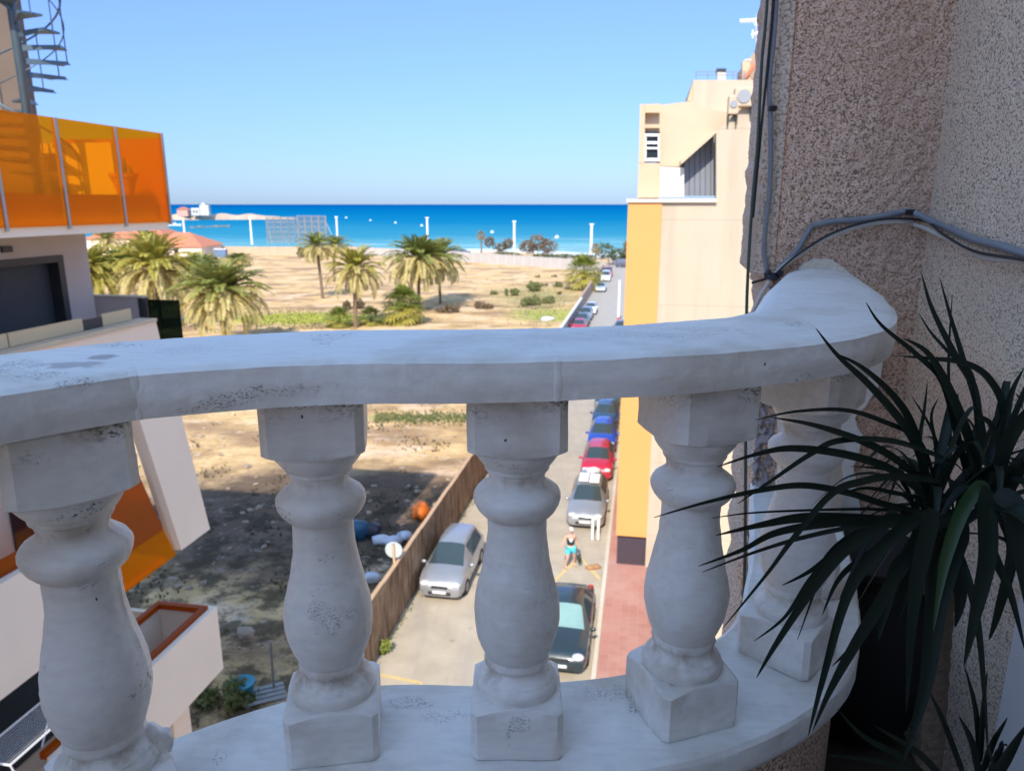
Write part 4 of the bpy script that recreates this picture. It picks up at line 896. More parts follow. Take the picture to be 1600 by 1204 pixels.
# ================================================================ building across the lane, left: terraces with orange glass
LB = thing('terraced_building', 'cream apartment block on the left with orange glass terraces and tilted balcony walls', 'building', tuple(W(0, -15)))
def lb(name, mat, fn, **k):
    m = WB(); fn(m); return m.build(name, mat, LB, **k)
M['ledge'] = simple('tan_ledge_panel', (.60, .46, .28), .8, .1, 2)
TA, TB = -9.0, -10.5                         # balcony front plane and recessed wall plane
lb('wall', M['gray_wall'], lambda m: (m.sbox(-12, 8.5, -24, TB, 10.5, 14.02), m.sbox(8.5, 12.66, -24, TB - .25, 10.5, 14.02), m.sbox(12.0, 12.66, TB - .25, TB, 10.5, 14.02), m.sbox(8.5, 12.0, TB - .25, TB, 13.6, 14.02)))
lb('window', M['curtain'], lambda m: m.sbox(8.5, 12.0, TB - .249, TB - .2, 10.5, 13.6))
lb('window_frame', M['dark'], lambda m: (m.sbox(11.86, 11.998, TB - .2, TB + .03, 10.5, 13.6), m.sbox(8.5, 11.86, TB - .2, TB + .03, 13.48, 13.598), m.sbox(10.35, 10.42, TB - .2, TB - .12, 10.5, 13.48)))
lb('wall_vent', M['dark'], lambda m: m.sbox(10.7, 10.9, TB, TB + .05, 13.72, 13.82))
lb('wall', M['pinkish'], lambda m: (m.sbox(-12, 12.3, -24, TB, 7.7, 10.49), m.sbox(-12, 12.0, -24, TB, 4.5, 7.45), m.sbox(-12, 11.6, -24, TB, 0, 4.3)))
for (s0, s1, z0, z1) in ((7, 9.6, 8.2, 10.2), (10, 12, 8.2, 10.2), (8.2, 11.4, 4.9, 7.1), (5, 7.6, 4.9, 7.1), (4, 8, 0.4, 3.4)):
    lb('window', M['window'], lambda m: m.sbox(s0, s1, TB, TB + .04, z0, z1))
# slabs
lb('terrace_floor', M['cream_stain'], lambda m: m.sbox(-12, 13.12, -24, TA - .05, 14.03, 14.20))
lb('terrace_floor', M['cream_stain'], lambda m: m.sbox(-12, 12.5, TB, TA, 11.0, 11.22))
lb('terrace_floor', M['cream_stain'], lambda m: (m.sbox(-12, 9.5, TB, TA, 7.46, 7.69), m.sbox(9.51, 12.0, TB, TA - .16, 7.6, 7.7)))
lb('terrace_floor', M['cream_stain'], lambda m: m.sbox(-12, 13.2, -11.9, TA - .12, 4.31, 4.49))
# penthouse end wall, stair tower
lb('tower', M['concrete'], lambda m: m.sbox(12.6, 12.95, -17, -11.42, 14.2, 21.8))
lb('tower', M['concrete'], lambda m: m.sbox(-10, 9, -24, -13.2, 14.2, 21.5))
lb('end_wall', M['white_wall'], lambda m: m.sbox(12.9, 13.1, -11.41, -9.9, 14.2, 15.62))
lb('blind', M['concrete'], lambda m: [m.sbox(12.82, 12.89, -11.40, -10.95, 14.25 + i * .11, 14.33 + i * .11) for i in range(11)])
lb('low_wall', M['white_wall'], lambda m: (m.sbox(-12, 13.0, TA - .3, TA - .18, 14.2, 14.66), m.sbox(12.88, 13.0, -9.9, TA - .3, 14.2, 14.66)))
# orange glass of the top terrace
so = [2.1, 3.3, 4.5, 5.7, 6.9, 8.15, 9.35, 10.55, 11.88, 13.15]
for a, b in zip(so, so[1:]): lb('glass_panel', M['orange'], lambda m: m.sbox(a + .03, b - .03, TA - .03, TA - .005, 14.17, 15.79))
lb('glass_panel', M['orange'], lambda m: m.sbox(13.10, 13.13, -11.3, TA - .04, 14.17, 15.70))
for s_ in so[1:]: lb('glass_post', M['gray_metal'], lambda m: m.sbox(s_ - .025, s_ + .025, TA - .06, TA + .01, 14.12, 15.79))
# tilted-edge parapet with fin on the next floor down
def quad(m, pts, t0, t1): m.prism([W(s, t1, z) for s, z in pts], W(0, t0 - t1) - W(0, 0), None)
lb('parapet', M['pinkish'], lambda m: quad(m, [(-12, 12.36), (12.36, 12.36), (12.58, 11.2), (-12, 11.0)], TA - .22, TA))
lb('fin', M['cream_stain'], lambda m: quad(m, [(11.22, 12.0), (12.45, 11.99), (13.32, 7.70), (12.3, 7.70)], TA - .24, TA + .02))
lb('parapet_cap', M['cream'], lambda m: m.sbox(-12, 12.36, TA - .34, TA + .03, 12.362, 12.42))
for a, b in ((5.2, 9.3), (9.33, 10.83), (11.3, 12.05)): lb('ledge_panel', M['ledge'], lambda m: m.sbox(a, b, TA - .30, TA - .26, 12.43, 12.64))
lb('ledge_panel', M['dark'], lambda m: m.sbox(10.84, 11.29, TA - .30, TA - .26, 12.43, 12.60))  # dark piece put in for the shadowed gap in the ledge
lb('side_wall', M['gray_wall'], lambda m: m.sbox(12.9, 13.05, -10.9, -9.72, 11.2, 12.72))
lb('side_wall', M['dark'], lambda m: m.sbox(12.88, 13.07, -9.719, -9.62, 11.2, 12.72))
lb('side_wall_cap', M['cream'], lambda m: m.sbox(12.88, 13.07, -10.9, -9.62, 12.722, 12.75))
lb('glass_panel', M['smoke'], lambda m: m.sbox(13.0, 13.02, -9.60, -8.92, 11.2, 12.68))
# third level: orange glass behind the fin, cream band nearer
lb('parapet', M['cream_stain'], lambda m: quad(m, [(-12, 9.15), (9.25, 9.15), (9.6, 7.47), (-12, 7.47)], TA - .22, TA))
lb('glass_panel', M['orange_dark'], lambda m: quad(m, [(9.3, 9.6), (11.5, 9.6), (11.98, 8.3), (9.52, 8.3)], TA - .12, TA - .09))  # one glass in two tints: shaded above, lit strip below
lb('glass_panel', M['orange'], lambda m: quad(m, [(9.52, 8.29), (11.98, 8.29), (12.28, 7.60), (9.68, 7.60)], TA - .12, TA - .09))
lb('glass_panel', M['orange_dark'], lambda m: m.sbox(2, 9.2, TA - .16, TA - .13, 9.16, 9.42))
# lowest visible balcony
lb('balcony_wall', M['cream_stain'], lambda m: (m.sbox(8.6, 13.3, TA - .12, TA, 4.3, 5.86), m.sbox(13.18, 13.3, -10.35, TA - .121, 4.3, 5.86)))
lb('balcony_wall', M['cream_stain'], lambda m: (m.sbox(12.2, 13.17, -10.48, -10.35, 4.5, 5.8), m.sbox(12.0, 13.3, -11.9, -11.75, 4.3, 6.0), m.sbox(13.18, 13.3, -11.749, -10.36, 4.3, 5.6)))
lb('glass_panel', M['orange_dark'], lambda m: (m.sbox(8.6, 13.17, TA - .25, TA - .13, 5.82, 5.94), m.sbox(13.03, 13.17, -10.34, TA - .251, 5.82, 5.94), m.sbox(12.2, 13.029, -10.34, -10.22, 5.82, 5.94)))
lb('balcony_wall', M['cream_stain'], lambda m: quad(m, [(-12, 5.86), (8.2, 5.86), (8.2, 4.32), (-12, 4.32)], TA - .22, TA))
lb('column', M['pinkish'], lambda m: m.sbox(11.7, 12.25, -10.4, -9.2, 0, 4.29))
# spiral stair on the roof terrace
SS = thing('spiral_staircase', 'blue-grey steel spiral staircase rising from the orange glass terrace against the concrete tower', 'staircase', (*W(11.75, -10.55)[:2], 14.2))
m_ = MB(); m_.lathe([(.075, 0), (.075, 7.5)], 14); m_.build('centre_pole', M['steel'], SS, smooth=True)
RR = .72; n_ = 34; rise = .205; a0 = R(7); da = R(-27)
for i in range(n_):
    a = a0 + da * i; z = rise * (i + 1); m = MB(); vs = []
    for k, (r_, aa) in enumerate(((.07, -.3), (RR, -R(15)), (RR * 1.0, R(15)), (.07, .3))): vs.append((r_ * math.cos(a + aa), r_ * math.sin(a + aa), z))
    m.prism(vs, (0, 0, .035)); m.prism([(vs[0][0], vs[0][1], z - .06), (vs[1][0], vs[1][1], z - .02), (vs[1][0], vs[1][1], z), (vs[0][0], vs[0][1], z)], (.02, .02, 0)); m.build('tread', M['steel'], SS)
    m = MB(); m.tube([(RR * math.cos(a), RR * math.sin(a), z), (RR * math.cos(a), RR * math.sin(a), z + .95)], .011, 5); m.build('baluster', M['steel'], SS)
for hz in (.95, .5):
    m_ = MB(); m_.tube([(RR * math.cos(a0 + da * i / 3), RR * math.sin(a0 + da * i / 3), rise * (i / 3 + 1) + hz) for i in range(-3, 3 * n_ - 4)], .018 if hz > .9 else .011, 6); m_.build('handrail', M['steel'], SS, smooth=True)
# balcony things
pt = thing('plant_pot', 'round pot with a cactus standing behind the rightmost orange glass pane', 'plant pot', tuple(W(12.55, -9.45, 14.88)))
m_ = MB(); m_.lathe([(.12, -.46), (.16, -.1), (.23, .1), (.25, .1), (.25, .16), (.2, .15)], 20); m_.build('pot', simple('terracotta_pot', (.55, .22, .12), .8, .1, 8), pt, auto=40)
m_ = MB()
for k, (x, h_) in enumerate(((-.06, .34), (.02, .44), (.09, .3), (0, .36))): m_.tube([(x, .02 * k, .1), (x * 1.4, .02 * k, h_ * .6), (x * 1.2, .02 * k, h_)], [.03, .04, .02], 8)
m_.build('cactus', M['shrub'], pt, smooth=True)
ar = thing('drying_rack', 'white wire drying rack on the lower terrace at the bottom left', 'drying rack', tuple(W(8.1, -9.25, 5.9)), SROT)
m_ = MB(); A = [(-.1, -.5, .75), (-.1, 1.1, .75), (.55, 1.1, .75), (.55, -.5, .75)]
for a, b in zip(A, A[1:] + A[:1]): m_.tube([a, b], .016, 6)
for a in (A[0], A[1], A[2], A[3]): m_.tube([a, (a[0], a[1] * .6, 0)], .014, 6)
m_.build('frame', M['white_metal'], ar)
m_ = MB()
for i in range(13): m_.tube([(-.05 + i * .047, -.5, .75), (-.05 + i * .047, 1.1, .75)], .004, 4)
m_.build('wires', M['white_metal'], ar)
cu = thing('deck_cushion', 'grey cushion lying on the lowest left balcony inside the orange glass rim', 'cushion', tuple(W(12.6, -9.7, 4.49)), SROT)
m_ = MB(); m_.box(-.35, .35, -.35, .35, 0, .32); m_.build('seat_pad', M['cushion'], cu, bevel=.08)

# ================================================================ building further along on the right
S0_ = 27.9
RB = thing('cream_building', 'cream and yellow apartment block down the street on the right with a sloping roofline', 'building', tuple(W(S0_, 2)))
S0 = 27.9
def rb(name, mat, fn, **k):
    m = WB(); fn(m); return m.build(name, mat, RB, **k)
def fpoly(m, pts, s, d):                     # façade polygon given by sight lines onto the plane s, extruded back by d
    P = []
    for x, y in pts:
        t, z = onS(x, y, s); P.append(W(s, t, max(z, 0)))
    m.prism(P, W(d, 0) - W(0, 0))
rb('yellow_bay', M['yellow'], lambda m: m.sbox(S0, 62, -.655, .56, 1.45, 14.56))
rb('garage_door', M['purple_dark'], lambda m: m.sbox(S0 + .15, S0 + .3, -.60, .56, .13, 1.45))
rb('wall', M['yellow'], lambda m: m.sbox(S0 + .3, 62, -.6, .56, 0, 1.449))
rb('cap_trim', M['white_wall'], lambda m: m.sbox(S0 - .08, S0 + .5, -.72, 2.46, 14.562, 14.69))
def cream_wall(m):
    P = [W(S0 + .06, .565, 0), W(S0 + .06, .565, 14.56), W(S0 + .06, 2.46, 14.56)]
    for x, y in ((1119, 206), (1150, 178), (1176, 152), (1200, 128)): t, z = onS(x, y, S0 + .06); P.append(W(S0 + .06, t, z))
    P += [W(S0 + .06, 5.6, 18.9), W(S0 + .06, 5.6, 0)]; m.prism(P, W(.5, 0) - W(0, 0))
rb('facade', M['facade'], cream_wall)
rb('wall', M['cream'], lambda m: m.sbox(S0 + .561, 60, .57, 12, 0, 14.5))
rb('louvre_screen', simple('blue_grey_louvres', (.20, .22, .26), .7, .1, 3), lambda m: [fpoly(m, [(1069 + i * 8.4, 306), (1069 + i * 8.4, 254 - i * 7.4), (1076.5 + i * 8.4, 247 - i * 7.4), (1076.5 + i * 8.4, 306)], S0 + .9, .05) for i in range(6)])
rb('screen_backing', M['curtain'], lambda m: fpoly(m, [(1066, 306), (1066, 256), (1119, 208), (1119, 306)], S0 + 1.0, .05))
rb('sloping_eave', M['cream'], lambda m: fpoly(m, [(1064, 257), (1064, 250), (1119, 201), (1119, 208)], S0 - .02, 1.2))
rb('white_panel', M['white_wall'], lambda m: fpoly(m, [(1031, 308), (1031, 260), (1069, 262), (1069, 308)], S0 + .45, .6))
rb('upper_wall', M['cream'], lambda m: fpoly(m, [(1031, 259.5), (1031, 164), (1083, 158), (1083, 166), (1140, 176), (1200, 150), (1200, 300), (1120, 300), (1069, 261)], S0 + 1.15, 8))
rb('upper_wall', M['peach'], lambda m: (fpoly(m, [(996, 309), (998, 255), (1031, 255), (1031, 309)], S0 + .5, 8), fpoly(m, [(998, 254.5), (1000, 163), (1008, 163), (1007, 254.5)], S0 + .5, 8),
   fpoly(m, [(1007.2, 176), (1007.2, 163), (1031, 162), (1031, 176)], S0 + .5, 8)))
rb('recess_wall', M['cream'], lambda m: fpoly(m, [(1007, 206), (1007, 176), (1031, 176), (1031, 206)], S0 + .9, .3))
rb('recess_lintel', M['peach'], lambda m: fpoly(m, [(1007, 200), (1007, 196), (1031, 196), (1031, 200)], S0 + .7, .15))
rb('window', M['window'], lambda m: fpoly(m, [(1007, 254), (1007, 206), (1031, 206), (1031, 254)], S0 + .8, .1))
wf = rb('window_frame', M['white_metal'], lambda m: [fpoly(m, p, S0 + .7, .08) for p in ([(1007, 252), (1007, 247), (1031, 247), (1031, 252)], [(1007, 225), (1007, 221), (1031, 221), (1031, 225)], [(1007, 233), (1007, 230), (1031, 230), (1031, 233)], [(1007, 213), (1007, 209), (1031, 209), (1031, 213)], [(1007, 246), (1007, 214), (1010, 214), (1010, 246)], [(1028, 246), (1028, 214), (1031, 214), (1031, 246)])])
rb('penthouse', M['facade'], lambda m: fpoly(m, [(1083, 185), (1083, 125), (1205, 125), (1205, 185)], S0 + 2.4, 6))
rb('penthouse_side', M['peach'], lambda m: fpoly(m, [(1074, 158), (1083, 127), (1083, 158)], S0 + 2.5, .5))
rb('chimney', M['white_wall'], lambda m: fpoly(m, [(1121, 128), (1121, 111), (1134, 111), (1134, 128)], S0 + 3, .5))
rb('chimney_cap', M['dark'], lambda m: fpoly(m, [(1120, 110.8), (1120, 107), (1135, 107), (1135, 110.8)], S0 + 2.95, .6))
def rail(m):
    for z in (0, 1):
        a = onS(1088, 112 + z * 5, S0 + 3); b = onS(1165, 113 + z * 5, S0 + 3); m.tube([W(S0 + 3, *a), W(S0 + 3, *b)], .015, 5)
    for x in (1088, 1106, 1146, 1163):
        a = onS(x, 111, S0 + 3); b = onS(x, 126, S0 + 3); m.tube([W(S0 + 3, *a), W(S0 + 3, *b)], .02, 5)
rb('roof_railing', M['gray_metal'], rail)
ag = None
for x, y, w_, l in ((1160, 166, .62, 'larger air-conditioning unit standing on the sloping roofline of the cream building'), (1144, 178, .34, 'smaller air-conditioning unit left of the larger one on the sloping roofline')):
    t_, z_ = onS(x, y, S0 + .1); a = thing('air_conditioner', l, 'air conditioner', tuple(W(S0 - .12, t_, z_ - .1)), SROT, 'air conditioners on the sloping roofline')
    m = MB(); m.box(-w_ / 2, w_ / 2, -.1, .4, .05, .68); m.build('casing', M['cream'], a, bevel=.05)
    m = MB(); m.lathe([(.02, 0), (min(w_ * .36, .22), 0), (min(w_ * .36, .22), .02)], 20, Matrix.Translation((0, -.115, .38)) @ Matrix.Rotation(R(90), 4, 'X')); m.build('fan_grille', M['gray_metal'], a)
    for xx in (-w_ / 2, w_ / 2 - .06): m = MB(); m.box(xx, xx + .06, 0, .3, -.25, .05); m.build('foot', M['dark'], a)
BT = thing('brown_tower', 'brown rooftop block far behind the cream building, cut off by the near wall', 'building', tuple(W(66, 9)))
def bt_(name, mat, fn): m = WB(); fn(m); return m.build(name, mat, BT)
bt_('wall', simple('brown_render', (.42, .30, .22), .9, .15, .5), lambda m: (fpoly(m, [(1163, 300), (1163, 100), (1186, 73), (1186, 300)], 66, 5)))
bt_('parapet', M['peach'], lambda m: fpoly(m, [(1160, 130), (1160, 96), (1172, 94), (1172, 130)], 65, .8))
bt_('white_corner', M['white_wall'], lambda m: fpoly(m, [(1187, 300), (1187, 69), (1215, 64), (1215, 300)], 65.5, 5))
bt_('downpipe', M['tile_red'], lambda m: m.tube([W(64.8, *onS(1163, 122, 64.8)), W(64.8, *onS(1180, 102, 64.8)), W(64.8, *onS(1186, 96, 64.8))], .16, 6))
bt_('cistern', M['white_wall'], lambda m: fpoly(m, [(1163, 97), (1163, 93), (1174, 92), (1174, 96)], 65, 1))
AN = thing('tv_antenna', 'pale television aerial above the roof of the brown rooftop block', 'antenna', tuple(W(60, 9, 20)))
sA_ = 60
def ap(x, y): return W(sA_, *onS(x, y, sA_))
m_ = WB(); m_.tube([ap(1182, 75), ap(1181, 28)], .04, 6); m_.build('mast', M['peach'], AN)
m_ = WB(); m_.tube([ap(1156, 33), ap(1184, 31)], .10, 6)
for k in range(6): x = 1157 + k * 4.6; m_.tube([ap(x, 30 - k * .2), ap(x + 1.5, 36)], .05, 4)
m_.tube([ap(1184, 22), ap(1180, 40)], .06, 4); m_.tube([ap(1186, 24), ap(1182, 40)], .06, 4)
m_.build('upper_array', M['white_metal'], AN)
m_ = WB(); m_.tube([ap(1174, 55), ap(1188, 50)], .08, 5); m_.tube([ap(1176, 47), ap(1176, 60)], .06, 4); m_.tube([ap(1187, 44), ap(1187, 60)], .06, 4); m_.build('lower_array', M['white_metal'], AN)
lw = thing('street_wall', 'low cream wall at the inner edge of the red pavement before the cream building', 'wall', tuple(W(24, 1, .13)))
m_ = WB(); m_.sbox(20.0, 27.6, .98, 1.14, .13, 1.1); m_.build('wall_body', M['concrete'], lw)
m_ = WB(); m_.sbox(20.0, 27.6, .94, 1.18, 1.1, 1.16); m_.build('coping', M['cream'], lw)
# ================================================================ our own building: pebble-dashed pier, floor, added sun-blocking wall
FL = 13.0
OB = thing('apartment_building', 'pebble-dashed wall of the building the balcony belongs to, rising at the right', 'building', (1.6, 1.0, FL))
def ob(name, mat, m, **k): return m.build(name, mat, OB, **k)
C0 = Vector((.800, 2.272, 0)); C1 = Vector((1.215, 2.20, 0)); du = (C1 - C0).normalized(); dn = Vector((du.y, -du.x, 0))   # dn faces the viewer
C2 = C1 + Vector((-sA - .03, -cA, 0)) * 3.2
q = random.Random(2)
def rough_wall(A, B, z0, z1, nx, nz_, left_rough=0.0, round0=0, amp=.004):
    m = WB(); d = B - A; L = d.length; u = d / L; nn = Vector((u.y, -u.x, 0)); vs = []
    for j in range(nz_ + 1):
        z = z0 + (z1 - z0) * j / nz_
        for i in range(nx + 1):
            f = i / nx; p = A + u * (L * f); a = amp * noise.noise(Vector((f * L * 60, z * 60, 1.3))) + .006 * noise.noise(Vector((f * L * 6, z * 5, 4)))
            if round0 and f * L < round0: a -= (round0 - f * L) ** 2 / round0 * .9
            if i == 0 and left_rough: p = p + u * left_rough * noise.noise(Vector((0, z * 26, 9))); 
            vs.append(p + nn * a + Vector((0, 0, z)))
    k = nx + 1
    m.add(vs, [(j * k + i, j * k + i + 1, (j + 1) * k + i + 1, (j + 1) * k + i) for j in range(nz_) for i in range(nx)]); return m
m_ = rough_wall(C0, C1 + du * .03, FL - .4, 16.4, 110, 700, .006, .02, .006); ob('pebbledash_face', M['stip_brown'], m_, smooth=True)
m_ = rough_wall(C1 - (C2 - C1).normalized() * .03, C2, FL - .4, 16.4, 160, 200, 0, 0, .005); ob('pebbledash_return', M['stip_light'], m_, smooth=True)
# trowelled outer edge of the pier, chipped along its left side
S_ = C0 - du * .052 - dn * .035
m_ = WB(); vs = []; nn_ = 420
for j in range(nn_ + 1):
    z = FL - .4 + 3.8 * j / nn_
    ch = .012 * noise.noise(Vector((1, z * 19, 2))) + .004 * noise.noise(Vector((3, z * 90, 2)))
    if z < 14.28: ch += .035 + .03 * noise.noise(Vector((1, z * 9, 7)))
    if 14.1 < z < 14.22: ch += .02
    for (f, o_) in ((0, 0), (.35, .004), (.7, .002), (1.02, 0)):
        p = S_.lerp(C0, f) + (dn * o_) + du * (ch * (1 - f)); vs.append(p + dn * .003 * noise.noise(Vector((f * 9, z * 70, 0))) + Vector((0, 0, z)))
    p = S_ - dn * .5 + du * (ch + .02); vs.append(p + Vector((0, 0, z)))
m_.add(vs, [(j * 5 + a, j * 5 + b, (j + 1) * 5 + b, (j + 1) * 5 + a) for j in range(nn_) for a, b in ((0, 1), (1, 2), (2, 3), (4, 0))])
ob('pier_edge', M['stip_strip'], m_, smooth=True)
m_ = rough_wall(C0 - du * .012 + dn * .004, C0 + du * .04 + dn * .004, 13.1, 14.26, 14, 240, .02, 0, .03); ob('broken_masonry', M['stone_rough'], m_, smooth=False)
m_ = WB(); m_.box(-.1, 6, -.9, 1.2, FL - .4, 16.4, Matrix.Translation(C2) @ Matrix.Rotation(SROT, 4, 'Z')); ob('wall', M['stip_light'], m_)
m_ = WB(); m_.sbox(-8, -2.6, -1.25, 5, 0, 20.6); ob('wall', M['white_wall'], m_)  # unseen wall added behind the balcony to block the sun, white for bounce
m_ = WB(); m_.sbox(-2.599, 1.95, 1.25, 7, 0, FL - .4); m_.sbox(1.95, 7, 1.25, 7, 0, 10); ob('lower_wall', M['stip_light'], m_)
# ---------------------------------------------------------------- balustrade
ctrl = [(-1.16, .02, 88), (-1.02, .36, 72), (-.81, .67, 52), (-.595, .924, 39), (-.305, 1.10, 9), (.008, 1.112, 0), (.305, 1.168, 19), (.566, 1.345, 44), (.712, 1.64, 68), (.805, 1.91, 72), (.915, 2.26, 80)]
def cr(P, f):
    i = min(int(f), len(P) - 2); t = f - i; a, b, c, d = P[max(i - 1, 0)], P[i], P[i + 1], P[min(i + 2, len(P) - 1)]
    return .5 * ((2 * b) + (c - a) * t + (2 * a - 5 * b + 4 * c - d) * t * t + (3 * b - a - 3 * c + d) * t ** 3)
CP = [Vector((x, y, 0)) for x, y, _ in ctrl]
K = 14; path = [cr(CP, i / K) for i in range((len(CP) - 1) * K + 1)]
def normals(path):
    o = []
    for i in range(len(path)):
        t = (path[min(i + 1, len(path) - 1)] - path[max(i - 1, 0)]).normalized(); o.append(Vector((t.y, -t.x, 0)))      # towards the inside
    return o
NR = normals(path)
RC = [(-1.20, .02), (-1.07, .38), (-.845, .715), (-.622, .957), (-.307, 1.108)] + [(x, y) for x, y, _ in ctrl[5:]]
RCP = [Vector((x, y, 0)) for x, y in RC]; PATH = [cr(RCP, i / K) for i in range((len(RCP) - 1) * K + 1)]; BPATH, BNR = path, NR; path = PATH; NR = normals(path)
BS = thing('balustrade', 'old white-painted concrete balustrade curving round the balcony, its rail chipped', 'balustrade', (0, 1.1, FL))
def sweep(prof, name, mat, i0=0, i1=None, chord=0, wob=.0, jit=0, end=False):
    i1 = len(path) - 1 if i1 is None else i1
    pth = [p.lerp(PATH[i0].lerp(PATH[i1], (k - i0) / (i1 - i0)), chord) if i0 <= k <= i1 else p for k, p in enumerate(PATH)]
    m = WB(); vs = []; n = len(prof); rows = 0
    fine = []
    for i in range(i0, i1 + 1):
        fine.append((pth[i], NR[i]))
        if i < i1:
            for k in (1, 2): fine.append((pth[i].lerp(pth[i + 1], k / 3), NR[i].lerp(NR[i + 1], k / 3).normalized()))
    for r_i, (p, nn) in enumerate(fine):
        f_e = r_i / (len(fine) - 1) if end else 0
        for (a, z) in prof:
            if end:                                  # the last length swells into a rounded end against the wall
                z = z + (.016 * min(1, f_e * 2.5) * max(0, 1 - ((a + .014) / .14) ** 2) if z > CZ - .235 else 0)
                if a < 0: a *= 1 - .55 * max(0, (f_e - .45) / .55) ** 1.6
            w_ = wob * noise.noise(Vector((p.x * 9 + a * 30, p.y * 9, z * 30))) + jit * noise.noise(Vector((p.x * 55, p.y * 55, z * 60 + a * 60)))
            vs.append(p + nn * (a + w_) + Vector((0, 0, z + w_ * .8)))
        rows += 1
    m.add(vs, [(i * n + j, i * n + (j + 1) % n, (i + 1) * n + (j + 1) % n, (i + 1) * n + j) for i in range(rows - 1) for j in range(n)] + [tuple(range(n))[::-1], tuple(range((rows - 1) * n, rows * n))])
    return m.build(name, mat, BS, auto=34)
z = lambda d: CZ - d
def dens(pr, k=3):
    o = []
    for a, b in zip(pr, pr[1:] + pr[:1]):
        for i in range(k): f = i / k; o.append((a[0] + (b[0] - a[0]) * f, a[1] + (b[1] - a[1]) * f))
    return o
rail_p = dens([(.098, z(.274)), (.116, z(.269)), (.119, z(.240)), (.117, z(.2120)), (.104, z(.2065)), (.03, z(.2035)), (-.06, z(.2035)), (-.128, z(.206)), (-.146, z(.216)), (-.147, z(.268)), (-.125, z(.274))], 3)
# the rail was cast in lengths, butted at visible joints
def near(px, py):
    P = G(px, py, z(.2085)); return min(range(len(path)), key=lambda i: (path[i] + NR[i] * .11 - P).length)
j1, j2, j3 = near(213, 583), near(882, 568), near(1325, 525)
for a, b in ((0, j1), (j1, j2), (j2, j3), (j3, len(path) - 1)): sweep(rail_p, 'handrail', M['white'], a, b, .35 if b < len(path) - 1 else 0, wob=.0022, jit=.0009, end=b == len(path) - 1)
for j in (j1, j2):
    m_ = WB(); P, nn = path[j], NR[j]; tg = Vector((-nn.y, nn.x, 0)); vs = []; n = len(rail_p)
    for k, e in enumerate((-.009, -.004, .004, .009)):
        for a, zz in rail_p:
            g_ = (.0005 if k in (1, 2) else -.002) + .0012 * noise.noise(Vector((a * 60, zz * 60, j + k))); sc = 1 + g_ / .11
            vs.append(P + tg * (e + .004 * noise.noise(Vector((a * 25, zz * 25, j)))) + nn * a * sc + Vector((0, 0, z(.236) + (zz - z(.236)) * (1 + g_ / .04))))
    m_.add(vs, [(i * n + q_, i * n + (q_ + 1) % n, (i + 1) * n + (q_ + 1) % n, (i + 1) * n + q_) for i in range(3) for q_ in range(n)]); m_.build('mortar_joint', M['white'], BS, auto=40)
PATH = path = BPATH; NR = BNR
base_p = dens([(.120, z(.958)), (.124, z(.95)), (.124, z(.905)), (.118, z(.897)), (-.10, z(.896)), (-.118, z(.893)), (-.128, z(.90)), (-.13, z(.958))], 4)
sweep(base_p, 'base_slab', M['white'], wob=.003, jit=.0011)
# pebble-dashed kerb under the slab, down to the floor, and the floor itself
m_ = WB(); vs = []
for i in range(len(path)):
    for a, zz in ((.085, z(.9585)), (.085, FL - .2), (-.085, FL - .2), (-.085, z(.9585))): vs.append(path[i] + NR[i] * a + Vector((0, 0, zz)))
m_.add(vs, [(i * 4 + j, i * 4 + (j + 1) % 4, (i + 1) * 4 + (j + 1) % 4, (i + 1) * 4 + j) for i in range(len(path) - 1) for j in range(4)]); m_.build('kerb_wall', M['stip_brown'], BS)
m_ = WB(); rim = [p - n_ * .0 + Vector((0, 0, FL)) for p, n_ in zip(path, NR)]
m_.prism(rim + [Vector((1.3, 2.2, FL)), Vector((.6, -2.5, FL)), Vector((-1.4, -2.3, FL))], (0, 0, -.18)); ob('balcony_floor', simple('dark_floor_tiles', (.10, .075, .06), .6, .2, 8), m_)
# balusters
prof = [(.0545, .364), (.0685, .366), (.069, .374), (.067, .381), (.061, .390), (.0545, .398), (.0515, .401), (.0515, .407), (.047, .410), (.0465, .414), (.0445, .419), (.0440, .424), (.0475, .431), (.0575, .438), (.0655, .444), (.0695, .451), (.0700, .457), (.0685, .465), (.0640, .474), (.0570, .482), (.0510, .487), (.0480, .489),
        (.0478, .500), (.0482, .520), (.0505, .545), (.0560, .575), (.0630, .605), (.0690, .632), (.0718, .655), (.0712, .677), (.0675, .700), (.0610, .720), (.0545, .735), (.0528, .7375), (.0535, .741), (.0550, .746), (.0545, .751), (.0515, .754), (.0500, .757), (.0515, .764), (.0570, .771), (.0620, .774), (.0630, .777), (.0670, .780), (.0700, .786), (.0705, .793), (.0685, .800), (.066, .806)]
def block(m, h, z0, z1, arch_top=0, arch_bot=0, ch=.011, dome=0):
    # square block with cut corners; its rims can be arched
    ring = []; N_ = 10; c = h - ch
    for k in range(4):
        a = k * math.pi / 2; ca, sa = math.cos(a), math.sin(a)
        for i in range(N_ + 1):
            f = -1 + 2 * i / N_; x, y = h, c * f; ring.append((x * ca - y * sa, x * sa + y * ca, 1 - f * f))
    n = len(ring)
    def row(zf, s_=1, arch=0): return [(x * s_, y * s_, zf + arch * u) for x, y, u in ring]
    rows = [row(z0, .965, arch_bot), row(z0 + .003, 1, arch_bot), row(z0 + (z1 - z0) * .33), row(z0 + (z1 - z0) * .66), row(z1 - .003, 1, arch_top), row(z1, .965, arch_top)]
    if dome: rows += [row(z1 + dome * .6, .9, arch_top * .5), row(z1 + dome, .75)]
    vs = [p for r_ in rows for p in r_]
    m.add(vs, [(i * n + j, i * n + (j + 1) % n, (i + 1) * n + (j + 1) % n, (i + 1) * n + j) for i in range(len(rows) - 1) for j in range(n)] + [tuple(range(n))[::-1], tuple(range((len(rows) - 1) * n, len(rows) * n))])
HB = .896
